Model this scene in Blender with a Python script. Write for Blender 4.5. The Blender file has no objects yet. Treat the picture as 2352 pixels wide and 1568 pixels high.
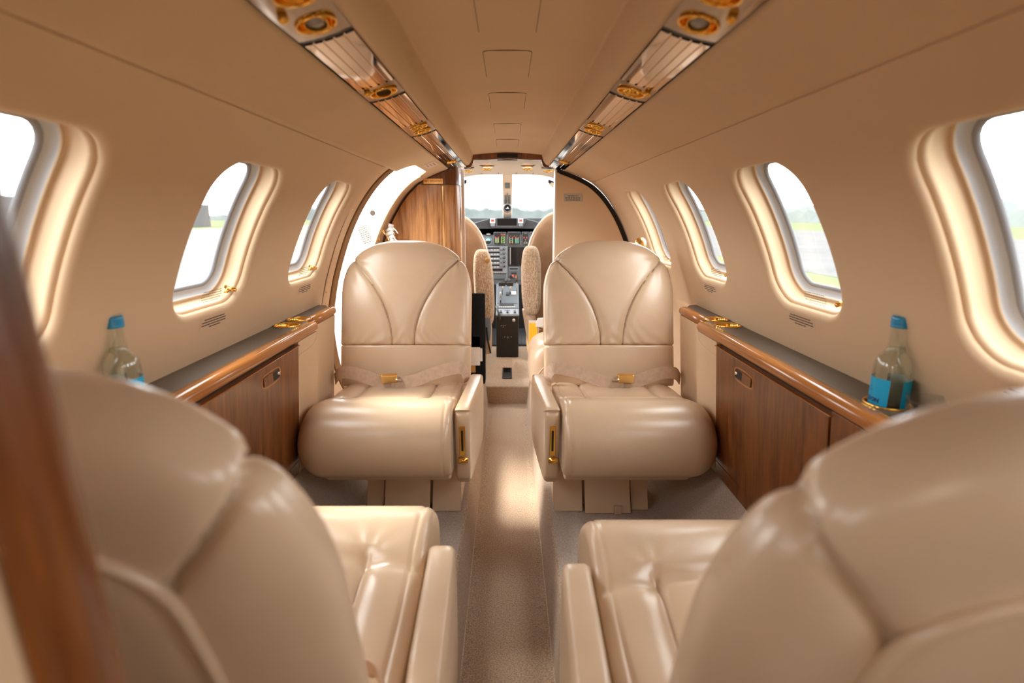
import bpy, bmesh, math, random
from mathutils import Vector, Matrix
random.seed(7)
sc = bpy.context.scene
COL = sc.collection
PI = math.pi
H = 1.14          # eye height above the aisle floor

# ------------------------------------------------------------------ helpers
def lin(c):
    return tuple(((x/255)/12.92 if x/255 <= .04045 else ((x/255+.055)/1.055)**2.4) for x in c)

def mat(name, col, rough=.5, metal=0, coat=0, spec=.5, sheen=0, emit=None):
    m = bpy.data.materials.new(name); m.use_nodes = True
    b = m.node_tree.nodes['Principled BSDF']
    b.inputs['Base Color'].default_value = (*col, 1)
    b.inputs['Roughness'].default_value = rough
    b.inputs['Metallic'].default_value = metal
    b.inputs['Coat Weight'].default_value = coat
    b.inputs['Coat Roughness'].default_value = .08
    b.inputs['Specular IOR Level'].default_value = spec
    b.inputs['Sheen Weight'].default_value = sheen
    if emit:
        b.inputs['Emission Color'].default_value = (*emit[0], 1)
        b.inputs['Emission Strength'].default_value = emit[1]
    return m

def nodes(m): return m.node_tree.nodes, m.node_tree.links, m.node_tree.nodes['Principled BSDF']

def add_noise(m, scale, c1, c2, detail=4, stretch=(1,1,1), bump=0, bscale=None, dist=.001, rot=(0,0,0), lo=.35, hi=.65):
    n, l, b = nodes(m)
    tc = n.new('ShaderNodeTexCoord'); mp = n.new('ShaderNodeMapping')
    mp.inputs['Scale'].default_value = stretch; mp.inputs['Rotation'].default_value = rot
    l.new(tc.outputs['Object'], mp.inputs['Vector'])
    nz = n.new('ShaderNodeTexNoise'); nz.inputs['Scale'].default_value = scale; nz.inputs['Detail'].default_value = detail
    l.new(mp.outputs[0], nz.inputs['Vector'])
    rp = n.new('ShaderNodeValToRGB')
    rp.color_ramp.elements[0].position = lo; rp.color_ramp.elements[1].position = hi
    rp.color_ramp.elements[0].color = (*c1, 1); rp.color_ramp.elements[1].color = (*c2, 1)
    l.new(nz.outputs[0], rp.inputs[0]); l.new(rp.outputs[0], b.inputs['Base Color'])
    if bump:
        nb = n.new('ShaderNodeTexNoise'); nb.inputs['Scale'].default_value = bscale or scale*6
        nb.inputs['Detail'].default_value = 3
        l.new(mp.outputs[0], nb.inputs['Vector'])
        bp = n.new('ShaderNodeBump'); bp.inputs['Strength'].default_value = bump; bp.inputs['Distance'].default_value = dist
        l.new(nb.outputs[0], bp.inputs['Height']); l.new(bp.outputs[0], b.inputs['Normal'])
    return m

def wood(name, dark, light, vertical=True, rough=.22):
    m = mat(name, dark, rough, coat=.25)
    n, l, b = nodes(m)
    tc = n.new('ShaderNodeTexCoord'); mp = n.new('ShaderNodeMapping')
    mp.inputs['Scale'].default_value = (14, 14, 1.1) if vertical else (26, .9, 26)
    l.new(tc.outputs['Object'], mp.inputs['Vector'])
    n1 = n.new('ShaderNodeTexNoise'); n1.inputs['Scale'].default_value = 1.6; n1.inputs['Detail'].default_value = 3; n1.inputs['Distortion'].default_value = .8
    n2 = n.new('ShaderNodeTexNoise'); n2.inputs['Scale'].default_value = 9; n2.inputs['Detail'].default_value = 5; n2.inputs['Distortion'].default_value = .3
    l.new(mp.outputs[0], n1.inputs['Vector']); l.new(mp.outputs[0], n2.inputs['Vector'])
    mx = n.new('ShaderNodeMath'); mx.operation = 'ADD'
    ml = n.new('ShaderNodeMath'); ml.operation = 'MULTIPLY'; ml.inputs[1].default_value = .55
    l.new(n2.outputs[0], ml.inputs[0]); l.new(n1.outputs[0], mx.inputs[0]); l.new(ml.outputs[0], mx.inputs[1])
    rp = n.new('ShaderNodeValToRGB'); e = rp.color_ramp.elements
    e[0].position = .52; e[0].color = (*dark, 1); e[1].position = 1.0; e[1].color = (*light, 1)
    k = e.new(.74); k.color = (*[(a+c)/2 for a, c in zip(dark, light)], 1)
    l.new(mx.outputs[0], rp.inputs[0]); l.new(rp.outputs[0], b.inputs['Base Color'])
    return m

def thin_glass(name, tint=(.96, .98, .98), r=.04):
    m = bpy.data.materials.new(name); m.use_nodes = True
    n, l = m.node_tree.nodes, m.node_tree.links
    n.clear()
    o = n.new('ShaderNodeOutputMaterial'); t = n.new('ShaderNodeBsdfTransparent'); g = n.new('ShaderNodeBsdfGlossy')
    t.inputs[0].default_value = (*tint, 1); g.inputs['Roughness'].default_value = r
    f = n.new('ShaderNodeFresnel')
    ge = n.new('ShaderNodeNewGeometry'); mi = n.new('ShaderNodeMapRange'); l.new(ge.outputs['Backfacing'], mi.inputs[0])
    mi.inputs[3].default_value = 1.45; mi.inputs[4].default_value = 1/1.45; l.new(mi.outputs[0], f.inputs[0])
    mx = n.new('ShaderNodeMixShader'); l.new(f.outputs[0], mx.inputs[0]); l.new(t.outputs[0], mx.inputs[1]); l.new(g.outputs[0], mx.inputs[2])
    l.new(mx.outputs[0], o.inputs[0])
    return m

def real_glass(name, col, ior, rough=0):
    m = mat(name, col, rough)
    b = m.node_tree.nodes['Principled BSDF']
    b.inputs['Transmission Weight'].default_value = 1; b.inputs['IOR'].default_value = ior
    return m

M = {}
LE = (.635, .468, .318)
M['leather'] = add_noise(mat('leather', LE, .27, spec=.65), 5, tuple(x*.93 for x in LE), tuple(min(1, x*1.05) for x in LE), bump=.35, bscale=330, dist=.0006)
BL = (.62, .45, .33)
M['belt'] = add_noise(mat('belt_webbing', BL, .75), 60, tuple(x*.85 for x in BL), BL, bump=.5, bscale=900, dist=.0005)
LI = (.645, .465, .298)
M['liner'] = add_noise(mat('wall_liner', LI, .62, spec=.3), 3, tuple(x*.97 for x in LI), LI, bump=.15, bscale=420, dist=.0004)
M['fabric'] = add_noise(mat('headliner_fabric', LI, .8, spec=.2), 3, tuple(x*.96 for x in LI), LI, bump=.4, bscale=260, dist=.0006, stretch=(.35, 1.6, 1))
CA = (.55, .40, .275)
M['carpet'] = add_noise(mat('carpet', CA, .95, spec=.1, sheen=.3), 240, tuple(x*.58 for x in CA), tuple(x*1.15 for x in CA), detail=3, bump=1, bscale=330, dist=.004)
CB = (.50, .41, .34)
M['carpet2'] = add_noise(mat('carpet_side', CB, .95, spec=.1, sheen=.3), 300, tuple(x*.74 for x in CB), tuple(x*1.1 for x in CB), detail=3, bump=1, bscale=420, dist=.003)
M['wood'] = wood('walnut_veneer', (.055, .016, .004), (.25, .082, .020), rough=.3)
M['woodl'] = wood('walnut_light', (.17, .062, .017), (.56, .27, .105))
M['woodr'] = wood('walnut_rail', (.32, .115, .028), (.46, .18, .05), vertical=False, rough=.15)
M['woodp'] = wood('partition_wood', (.06, .016, .004), (.30, .095, .022), rough=.25)
M['gold'] = mat('gold', (.90, .50, .10), .16, 1)
M['goldp'] = mat('pale_gold', (.95, .66, .27), .2, 1)
M['chrome'] = mat('polished_metal', (.78, .72, .66), .06, 1)
M['mirror'] = mat('bronze_mirror', (.66, .55, .46), .05, 1)
M['plate'] = mat('bronze_plate', (.34, .26, .19), .13, 1)
M['laminate'] = add_noise(mat('grey_laminate', (.10, .085, .068), .38), 400, (.09, .076, .06), (.13, .11, .09))
M['black'] = mat('black_plastic', (.008, .008, .009), .4)
M['blackm'] = mat('black_fabric', (.006, .006, .006), .9, spec=.2)
M['seal'] = mat('black_seal', (.01, .007, .005), .6)
M['tanseal'] = mat('tan_rubber', (.22, .115, .04), .6)
M['screen'] = mat('dark_screen', (.006, .006, .007), .08)
M['lens'] = mat('lamp_lens', (.32, .30, .27), .1)
M['white'] = mat('white_paint', (.80, .79, .76), .4)
M['cream'] = mat('cream_plastic', (.66, .585, .51), .45)
M['alu'] = mat('grey_window_ring', (.50, .51, .53), .45, .0)
M['alud'] = mat('dark_window_seal', (.26, .26, .27), .6)
M['panelg'] = mat('instrument_grey', (.075, .088, .10), .5)
M['panell'] = mat('instrument_light_grey', (.15, .17, .19), .45)
M['paneld'] = mat('glareshield_grey', (.012, .012, .013), .7)
M['knob'] = mat('knob_metal', (.5, .5, .5), .3, .6)
M['red'] = mat('red_mark', (.70, .07, .05), .5)
M['dred'] = mat('dark_red', (.30, .04, .03), .4)
M['green'] = mat('green_mark', (.25, .50, .12), .5)
M['teal'] = mat('teal_mark', (.05, .45, .28), .5)
M['cyan'] = mat('cyan_face', (.20, .62, .75), .5)
M['orange'] = mat('orange_mark', (.85, .25, .05), .5)
M['mark'] = mat('white_mark', (.50, .50, .48), .5)
M['dtext'] = mat('dark_lettering', (.06, .035, .02), .6)
M['rtext'] = mat('red_lettering', (.55, .05, .03), .6)
M['placard'] = mat('clear_placard', (.62, .455, .305), .45)
M['gplac'] = mat('grey_placard', (.42, .38, .32), .4)
M['sign'] = mat('brass_sign', (.88, .50, .16), .3, .35)
M['glass'] = thin_glass('window_glass')
M['bottle'] = thin_glass('bottle_glass', (.95, .97, .96), .02)
M['water'] = thin_glass('water', (.97, .985, .98), .03)
M['tumbler'] = thin_glass('tumbler_glass', (.90, .92, .92), .02)
M['label'] = mat('blue_label', (.0, .40, .72), .45)
M['labelback'] = mat('label_back', (.62, .66, .60), .6)
M['cap'] = mat('blue_cap', (.0, .24, .50), .3, coat=.4)
M['navy'] = mat('navy_lettering', (.005, .02, .13), .5)
SK = (.82, .64, .46)
M['fur'] = add_noise(mat('sheepskin', SK, .95, spec=.1, sheen=.5), 170, (.50, .34, .20), SK, detail=4, bump=1, bscale=120, dist=.012, stretch=(1, 1, .6))
M['pilot'] = add_noise(mat('pilot_leather', (.30, .17, .09), .45), 12, (.26, .145, .07), (.33, .19, .105), bump=.3, bscale=200, dist=.001)
M['ochre'] = mat('ochre_fabric', (.52, .29, .10), .8)
M['yellow'] = mat('yellow_card', (.95, .55, .02), .5)
M['paper'] = mat('paper', (.72, .68, .62), .7)
M['denim'] = mat('blue_grey_fabric', (.22, .27, .34), .8)
M['grass'] = add_noise(mat('grass', (.055, .072, .030), .9, spec=0), .6, (.072, .083, .046), (.085, .096, .056))
M['tarmac'] = add_noise(mat('tarmac', (.06, .06, .06), .9, spec=0), .3, (.075, .076, .077), (.09, .09, .09))
M['apron'] = add_noise(mat('concrete_apron', (.115, .112, .106), .9, spec=0), .4, (.092, .09, .086), (.102, .10, .096))
M['trees'] = add_noise(mat('hazed_trees', (.062, .072, .068), .95, spec=0), .12, (.072, .083, .080), (.085, .096, .093))  # distance haze is lightened into the tree colour
M['hill'] = mat('distant_hill', (.085, .095, .10), .95, spec=0)
M['shed'] = mat('distant_shed', (.075, .075, .075), .8, spec=0)

def link(o, parent=None):
    COL.objects.link(o)
    if parent: o.parent = parent
    return o

def wm(o):
    return o.matrix_basis if o.parent is None else wm(o.parent) @ o.matrix_parent_inverse @ o.matrix_basis

class MB:
    def __init__(s): s.v = []; s.f = []
    def add(s, vs, fs):
        k = len(s.v); s.v += [tuple(v) for v in vs]; s.f += [tuple(i+k for i in f) for f in fs]; return s
    def box(s, x0, x1, y0, y1, z0, z1, m=None):
        vs = [(x, y, z) for x in (x0, x1) for y in (y0, y1) for z in (z0, z1)]
        if m: vs = [m @ Vector(v) for v in vs]
        return s.add(vs, [(0,1,3,2),(4,6,7,5),(0,4,5,1),(2,3,7,6),(0,2,6,4),(1,5,7,3)])
    def loft(s, loops, closed=True, cap0=False, cap1=False):
        n = len(loops[0]); k = len(s.v)
        for lp in loops: s.v += [tuple(p) for p in lp]
        for i in range(len(loops)-1):
            for j in range(n if closed else n-1):
                a = k+i*n+j; b = k+i*n+(j+1) % n
                s.f.append((a, b, b+n, a+n))
        if cap0: s.f.append(tuple(k+j for j in range(n))[::-1])
        if cap1: s.f.append(tuple(k+(len(loops)-1)*n+j for j in range(n)))
        return s
    def tube(s, pts, r, n=10, caps=True, up=None):
        pts = [Vector(p) for p in pts]; loops = []
        ref = None
        for i, p in enumerate(pts):
            t = (pts[min(i+1, len(pts)-1)]-pts[max(i-1, 0)]).normalized()
            if ref is None:
                ref = Vector((0, 0, 1)) if abs(t.z) < .9 else Vector((1, 0, 0))
            a = (ref - t*ref.dot(t)).normalized(); b = t.cross(a); ref = a
            rr = r[i] if isinstance(r, (list, tuple)) else r
            loops.append([p + a*math.cos(q)*rr + b*math.sin(q)*rr for q in [2*PI*j/n for j in range(n)]])
        return s.loft(loops, True, caps, caps)
    def ribbon(s, pts, w, t, wdir):
        """flat strap: width along wdir, thickness t"""
        pts = [Vector(p) for p in pts]; wdir = Vector(wdir).normalized(); loops = []
        for i, p in enumerate(pts):
            d = (pts[min(i+1, len(pts)-1)]-pts[max(i-1, 0)]).normalized()
            n = d.cross(wdir).normalized(); ww = d.cross(n).normalized()
            loops.append([p+ww*w/2+n*t/2, p-ww*w/2+n*t/2, p-ww*w/2-n*t/2, p+ww*w/2-n*t/2])
        return s.loft(loops, True, True, True)
    def lathe(s, prof, c=(0,0,0), n=40, m=None):
        loops = []
        for r, z in prof:
            loops.append([Vector((r*math.cos(2*PI*j/n), r*math.sin(2*PI*j/n), z)) for j in range(n)])
        if m: loops = [[m @ p for p in lp] for lp in loops]
        c = Vector(c); loops = [[p+c for p in lp] for lp in loops]
        return s.loft(loops, True)
    def prism(s, poly, h0, h1, axis='z'):
        def P(a, b, h): return {'z': (a, b, h), 'y': (a, h, b), 'x': (h, a, b)}[axis]
        n = len(poly)
        vs = [P(a, b, h0) for a, b in poly]+[P(a, b, h1) for a, b in poly]
        fs = [tuple(range(n))[::-1], tuple(range(n, 2*n))]+[(i, (i+1) % n, n+(i+1) % n, n+i) for i in range(n)]
        return s.add(vs, fs)
    def build(s, name, m, parent=None, smooth=False, bevel=0, bseg=2, sub=0, inv=None):
        me = bpy.data.meshes.new(name)
        me.from_pydata(s.v, [], s.f)
        bm = bmesh.new(); bm.from_mesh(me)
        bmesh.ops.recalc_face_normals(bm, faces=bm.faces); bm.to_mesh(me); bm.free()
        me.materials.append(m if not isinstance(m, str) else M[m])
        o = bpy.data.objects.new(name, me); link(o, parent)
        if parent is not None:
            if inv is None: o.matrix_parent_inverse = wm(parent).inverted()
            # inv=False keeps coordinates local to the parent
        if bevel:
            b = o.modifiers.new('b', 'BEVEL'); b.width = bevel; b.segments = bseg; b.limit_method = 'ANGLE'; b.angle_limit = math.radians(35)
            smooth = True
        if sub:
            b = o.modifiers.new('s', 'SUBSURF'); b.levels = sub; b.render_levels = sub
        if smooth:
            for p in me.polygons: p.use_smooth = True
            if bevel:
                wn = o.modifiers.new('w', 'WEIGHTED_NORMAL')
        return o

def thing(name, label, cat, loc=(0,0,0), rz=0, group=None):
    o = bpy.data.objects.new(name, None); o.empty_display_size = .05
    o.location = loc; o.rotation_euler = (0, 0, rz)
    COL.objects.link(o)
    o['label'] = label; o['category'] = cat
    if group: o['group'] = group
    o.matrix_basis = Matrix.Translation(Vector(loc)) @ Matrix.Rotation(rz, 4, 'Z')
    return o
def tag(o, label, cat, group=None):
    o['label'] = label; o['category'] = cat
    if group: o['group'] = group
    return o
def struct(o, label=None, cat='structure'):
    o['kind'] = 'structure'
    if label: o['label'] = label
    if cat: o['category'] = cat
    return o

def text_mesh(body, size, bold=0, space=1.0):
    cu = bpy.data.curves.new('t', 'FONT'); cu.body = body; cu.size = size
    cu.align_x = 'CENTER'; cu.align_y = 'CENTER'; cu.offset = bold; cu.space_character = space; cu.resolution_u = 3
    o = bpy.data.objects.new('t', cu); COL.objects.link(o)
    dg = bpy.context.evaluated_depsgraph_get(); dg.update()
    me = bpy.data.meshes.new_from_object(o.evaluated_get(dg))
    vs = [tuple(v.co) for v in me.vertices]; fs = [tuple(p.vertices) for p in me.polygons]
    bpy.data.objects.remove(o); bpy.data.curves.remove(cu); bpy.data.meshes.remove(me)
    return vs, fs

# ------------------------------------------------------------------ fuselage profile
PR = [(.30,1.384),(.375,1.355),(.45,1.318),(.51,1.268),(.56,1.207),(.604,1.137),(.644,1.055),(.677,.968),(.702,.89),(.720,.815),
      (.733,.75),(.739,.69),(.735,.60),(.722,.51),(.695,.43),(.655,.36),(.60,.27),(.53,.175)]
def catmull(P, n):
    out = []
    for i in range(len(P)-1):
        p0 = P[max(i-1, 0)]; p1 = P[i]; p2 = P[i+1]; p3 = P[min(i+2, len(P)-1)]
        for k in range(n):
            t = k/n
            out.append(tuple(.5*((2*p1[a])+(-p0[a]+p2[a])*t+(2*p0[a]-5*p1[a]+4*p2[a]-p3[a])*t*t+(-p0[a]+3*p1[a]-3*p2[a]+p3[a])*t**3) for a in range(len(p1))))
    out.append(P[-1]); return out
PF = catmull(PR, 12)
SL = [0]
for a, b in zip(PF, PF[1:]): SL.append(SL[-1]+math.dist(a, b))
def prof(s):
    s = max(0, min(SL[-1]-1e-6, s))
    import bisect
    i = bisect.bisect_right(SL, s)-1
    t = (s-SL[i])/(SL[i+1]-SL[i]); a, b = PF[i], PF[i+1]
    tx, tz = b[0]-a[0], b[1]-a[1]; L = math.hypot(tx, tz)
    return a[0]+tx*t, a[1]+tz*t, -tz/L, tx/L      # outward normal (x>0 side)
def s_at_z(z):
    for i in range(len(PF)-1):
        if PF[i][1] >= z >= PF[i+1][1]:
            t = (PF[i][1]-z)/(PF[i][1]-PF[i+1][1]); return SL[i]+t*(SL[i+1]-SL[i])
    return SL[-1]
def W(side, y, s, off=0):
    x, z, nx, nz = prof(s); return (side*(x+nx*off), y, z+nz*off)

S_SEAM = s_at_z(1.318); S_LEDGE = s_at_z(.80)
S_T = s_at_z(1.243); S_B = s_at_z(.930)
Y_AFT = -1.05; Y_FRONT = 3.0
CUT = .0

def sheet(mb, side, y0, y1, s0, s1, off=0, ny=8, ns=24):
    loops = [[W(side, y0+(y1-y0)*i/ny, s0+(s1-s0)*j/ns, off) for j in range(ns+1)] for i in range(ny+1)]
    mb.loft(loops, closed=False)

# --- windows
WHX, WR_ = .150, .072
WHS = (S_B-S_T)/2; WSC = (S_B+S_T)/2
def rr_ray(dx, dy, e):
    """radius along (dx,dy) to a rounded rectangle inset by e"""
    hx, hy, r = WHX-e, WHS-e, max(.012, WR_-e)
    def inside(t):
        x, y = abs(dx*t), abs(dy*t)
        qx, qy = max(x-(hx-r), 0), max(y-(hy-r), 0)
        if x > hx or y > hy: return False
        return qx*qx+qy*qy <= r*r
    lo, hi = 0, 1
    for _ in range(32):
        m = (lo+hi)/2
        if inside(m): lo = m
        else: hi = m
    return lo
def window_cell(mb, side, yc, ya, yb, sa, sb):
    N = 96
    angs = sorted([2*PI*i/N for i in range(N)]+[math.atan2(s_-WSC, y_-yc) % (2*PI) for s_ in (sa, sb) for y_ in (ya, yb)])
    def rect(dx, dy):
        t = 9
        if dx > 1e-9: t = min(t, (yb-yc)/dx)
        if dx < -1e-9: t = min(t, (ya-yc)/dx)
        if dy > 1e-9: t = min(t, (sb-WSC)/dy)
        if dy < -1e-9: t = min(t, (sa-WSC)/dy)
        return t
    loops = []
    for k in range(9):
        f = k/8
        lp = []
        for a in angs:
            dx, dy = math.cos(a), math.sin(a)
            t = rect(dx, dy)*(1-f)+rr_ray(dx, dy, -.015)*f
            lp.append(W(side, yc+dx*t, WSC+dy*t, 0))
        loops.append(lp)
    for e, d in [(-.012,.0006),(-.008,.0022),(-.004,.0052),(-.0012,.0085),(0,.013)]:
        loops.append([W(side, yc+math.cos(a)*rr_ray(math.cos(a), math.sin(a), e), WSC+math.sin(a)*rr_ray(math.cos(a), math.sin(a), e), d) for a in angs])
    mb.loft(loops)
def window_unit(side, yc, idx, lever=True):
    angs = [2*PI*i/96 for i in range(96)]
    def ring(e, d):
        return [W(side, yc+math.cos(a)*rr_ray(math.cos(a), math.sin(a), e), WSC+math.sin(a)*rr_ray(math.cos(a), math.sin(a), e), d) for a in angs]
    x, z, _, _ = prof(WSC)
    root = thing('window_%d' % idx, '', 'window', (side*x, yc, z)); root['kind'] = 'structure'
    del root['label']
    m = MB(); m.loft([ring(e, d) for e, d in [(0,.0125),(-.003,.0135),(-.0035,.017),(.0005,.0175),(.0045,.021),(.0045,.027),(.002,.033),(.0015,.042),(.003,.050),(.006,.055),(.008,.056),(.0105,.0535),(.0115,.058)]])
    m.build('reveal', M['liner'], root, smooth=True)
    m = MB(); m.loft([ring(e, d) for e, d in [(.0110,.0565),(.0125,.062),(.0235,.070),(.0245,.069)]])
    m.build('ring', M['alu'], root, smooth=True)
    m = MB(); m.loft([ring(e, d) for e, d in [(.0240,.069),(.0265,.068),(.0315,.0705),(.0325,.075)]])
    m.build('seal', M['alud'], root, smooth=True)
    m = MB(); lps = [ring(.030, .0735)]
    for k in range(1, 7):
        f = k/6.001
        lps.append([W(side, yc+math.cos(a)*rr_ray(math.cos(a), math.sin(a), .030)*(1-f), WSC+math.sin(a)*rr_ray(math.cos(a), math.sin(a), .030)*(1-f), .0735) for a in angs])
    m.loft(lps, cap1=True)
    m.build('pane', M['glass'], root, smooth=True)
    if lever:
        # gold shade latch at the lower forward corner
        m = MB()
        sy = -side; yl = yc+sy*.121
        p = Vector(W(side, yl, S_B-.030, .034)); q = Vector(W(side, yl, S_B-.030, .006))
        m.tube([p, q], .0045, 12)
        a = Vector(W(side, yl, S_B-.030, .026)); b = Vector(W(side, yl, S_B-.006, .029))
        m.tube([a, b], [.0042, .0065], 10)
        m.build('latch', M['gold'], root, smooth=True)
        # printed instructions on the shade, just above the sill
        m = MB()
        for r in range(5):
            w = [.040, .043, .045, .042, .034][r]; yy = -w; rr = random.Random(r+3)
            while yy < w:
                L = rr.uniform(.004, .010)
                s_ = S_B-.040+r*.0062
                vs = [W(side, yc+sy*.025+yy+dy, s_+ds, .0155) for dy, ds in ((0,0),(min(L, w-yy),0),(min(L, w-yy),.0016),(0,.0016))]
                m.add(vs, [(0,1,2,3)]); yy += L+.0014
        m.build('printed_text', M['dtext'], root)
    # sticker under the window
    st = MB(); st.add([W(side, yc+dy, S_B+ds, -.0006) for dy, ds in ((-.032,.016),(.086,.016),(.086,.046),(-.032,.046))], [(0,1,2,3)])
    st.build('sticker', M['placard'], root)
    m = MB()
    for r, (a, b) in enumerate([(.008,.098),(-.001,.106),(-.001,.106),(.032,.082)]):
        s_ = S_B+.0205+r*.0066; yy = a; rr = random.Random(r+9)
        while yy < b:
            L = min(rr.uniform(.006, .016), b-yy)
            m.add([W(side, yc-.026+yy+dy, s_+ds, -.0011) for dy, ds in ((0,0),(L,0),(L,.0026),(0,.0026))], [(0,1,2,3)]); yy += L+.0009
    m.build('sticker_text', M['dtext'], root)
    return root

WC = [-.53, .055, .64, 1.232, 1.822, 2.405]
HP = .2925
def wall(side, name, centers, yend, idx0):
    mb = MB(); y = Y_AFT
    for i, yc in enumerate(centers):
        ya = yc-HP; yb = yc+HP if yc+HP+.02 < yend else yend
        if i+1 < len(centers): yb = (yc+centers[i+1])/2
        if i: ya = (yc+centers[i-1])/2
        if ya > y+1e-6: sheet(mb, side, y, ya, S_SEAM+.001, S_LEDGE, 0, 4, 40)
        window_cell(mb, side, yc, ya, yb, S_SEAM+.001, S_LEDGE); y = yb
    if y < yend: sheet(mb, side, y, yend, S_SEAM+.001, S_LEDGE, 0, 4, 40)
    # little rolled edge along the seam
    for k, off in enumerate((.0, .004)):
        pass
    loops = [[W(side, yy, S_SEAM+.001, 0), W(side, yy, S_SEAM, .001), W(side, yy, S_SEAM, .012)] for yy in (Y_AFT, yend)]
    mb.loft(loops, closed=False)
    o = mb.build(name, M['liner'], smooth=True); struct(o)
    o['label'] = 'beige cabin side wall with rounded windows, ' + ('left of' if side < 0 else 'right of')+' the aisle'
    for i, yc in enumerate(centers):
        window_unit(side, yc, idx0+i)
wall(-1, 'wall_left', WC[:5], 2.07, 1)
wall(1, 'wall_right', WC, Y_FRONT, 6)

# upper liner between service strip and wall seam
def upper(side):
    mb = MB()
    segs = [(Y_AFT, Y_FRONT, S_SEAM)] if side > 0 else [(Y_AFT, 2.27, S_SEAM)]
    loops = []
    if side > 0: ys = [(Y_AFT, S_SEAM), (Y_FRONT, S_SEAM)]
    else:
        st = s_at_z(1.350)
        ys = [(Y_AFT, S_SEAM), (2.26, S_SEAM)]+[(2.26+.10*k/8, S_SEAM+(st-S_SEAM)*math.sin(PI/2*k/8)) for k in range(1, 9)]+[(2.66, st)]+[(2.66+.08*k/6, st+(S_SEAM-st)*(1-math.cos(PI/2*k/6))) for k in range(1, 7)]+[(Y_FRONT-.02, S_SEAM)]
    for y, s1 in ys:
        lp = [W(side, y, .002, .012), W(side, y, .002, 0)]+[W(side, y, .002+(s1-.003-.002)*j/14, 0) for j in range(1, 15)]+[W(side, y, s1-.001, .0015), W(side, y, s1-.001, .012)]
        loops.append(lp)
    mb.loft(loops, closed=False)
    return mb
o = upper(1).build('ceiling_side', M['fabric'], smooth=True); struct(o); o.name = 'trim_1'
o = upper(-1).build('ceiling_side', M['fabric'], smooth=True); struct(o); o.name = 'trim_2'

# centre ceiling with the two soft ribs
cp = [(.222,1.4065),(.213,1.4085),(.203,1.413),(.195,1.422),(.189,1.435),(.185,1.448),(.1825,1.457),(.181,1.461),(.176,1.4615)]
half = [(.224,1.42)]+cp+[(.12,1.4675),(.06,1.472),(0,1.474)]
full = half+[(-x, z) for x, z in half[::-1][1:]]
mb = MB(); ys = [Y_AFT+(Y_FRONT-Y_AFT)*i/6 for i in range(7)]
mb.loft([[(x, y, z) for x, z in full] for y in ys], closed=False)
ceil = mb.build('ceiling', M['fabric'], smooth=True); struct(ceil)
ceil.data.materials[0] = M['fabric']
# ceiling hatches : rounded thin panels in a dark joint
def zc(x): return 1.474-.013*(abs(x)/.176)**1.6
hatch_spec = [(1.098, .86, .052), (1.207, 1.425, .050), (1.59, 1.82, .051), (2.09, 2.325, .050), (2.50, 2.74, .050)]
hl = ['largest ceiling access panel, nearest, cut by the top of the photo', 'square ceiling access panel, next ahead of the large one',
      'ceiling access panel midway along the cabin ceiling', 'small ceiling access panel, next to last before the wooden header', 'flat ceiling access panel closest to the wooden header']
for (ya, yb, hw), lb in zip(hatch_spec, hl):
    y0, y1 = min(ya, yb), max(ya, yb)
    if ya == 1.098: y0, y1 = .74, 1.098
    def rrect(x0, x1, ya_, yb_, r, n=5):
        pts = []
        for cx, cy, a0 in ((x1-r, yb_-r, 0), (x0+r, yb_-r, 90), (x0+r, ya_+r, 180), (x1-r, ya_+r, 270)):
            for k in range(n+1):
                a = math.radians(a0+90*k/n); pts.append((cx+r*math.cos(a), cy+r*math.sin(a)))
        return pts
    root = thing('ceiling_hatch', lb, 'ceiling panel', (0, (y0+y1)/2, 1.472), group='access panels along the centre of the ceiling')
    def patch(x0, x1, ya_, yb_, r, dz, thick):
        pts = rrect(x0, x1, ya_, yb_, r); c = (0, (ya_+yb_)/2)
        m = MB(); loops = [[(x, y, zc(x)-dz+thick) for x, y in pts], [(x, y, zc(x)-dz) for x, y in pts]]
        for k in range(1, 6):
            f = k/5.02
            loops.append([(x*(1-f), c[1]+(y-c[1])*(1-f), zc(x*(1-f))-dz) for x, y in pts])
        m.loft(loops, cap1=True); return m
    patch(-hw-.0012, hw+.0012, y0-.0016, y1+.0016, .012, .0004, .001).build('joint', M['dtext'], root, smooth=False)
    patch(-hw, hw, y0, y1, .011, .0012, .0012).build('panel', M['fabric'], root, smooth=False)

# ------------------------------------------------------------------ overhead service strips
def band(side, t, y, off=0):
    """t 0 inner .. 1 outer across the strip"""
    x = .2225+(.2995-.2225)*t; z = 1.4065-(1.4065-1.3845)*t-.003*math.sin(PI*t)
    n = Vector((.022, 0, .077)).normalized()
    return (side*(x+n.x*off), y, z+n.z*off)
def strip_piece(side, y0, y1, off0, off1, thick=.012, nt=10, t0=0, t1=1):
    m = MB(); loops = []
    for y, o_ in ((y0, off0), (y1, off1)):
        lp = [band(side, t0+(t1-t0)*k/nt, y, o_) for k in range(nt+1)]+[band(side, t0+(t1-t0)*k/nt, y, o_+thick) for k in range(nt, -1, -1)]
        loops.append(lp)
    return m.loft(loops, True, True, True)
def grooved(side, y0, y1):
    """long cover with five flat flutes"""
    m = MB(); loops = []
    for y in (y0, y1):
        lp = []
        for k in range(5):
            a, b = k/5, (k+1)/5
            lp += [band(side, a+.012, y, .0015), band(side, a+.03, y, -.0008), band(side, b-.03, y, -.0008), band(side, b-.012, y, .0015)]
        lp += [band(side, 1, y, .01), band(side, 0, y, .01)]
        loops.append(lp)
    return m.loft(loops, True, True, True)
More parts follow.
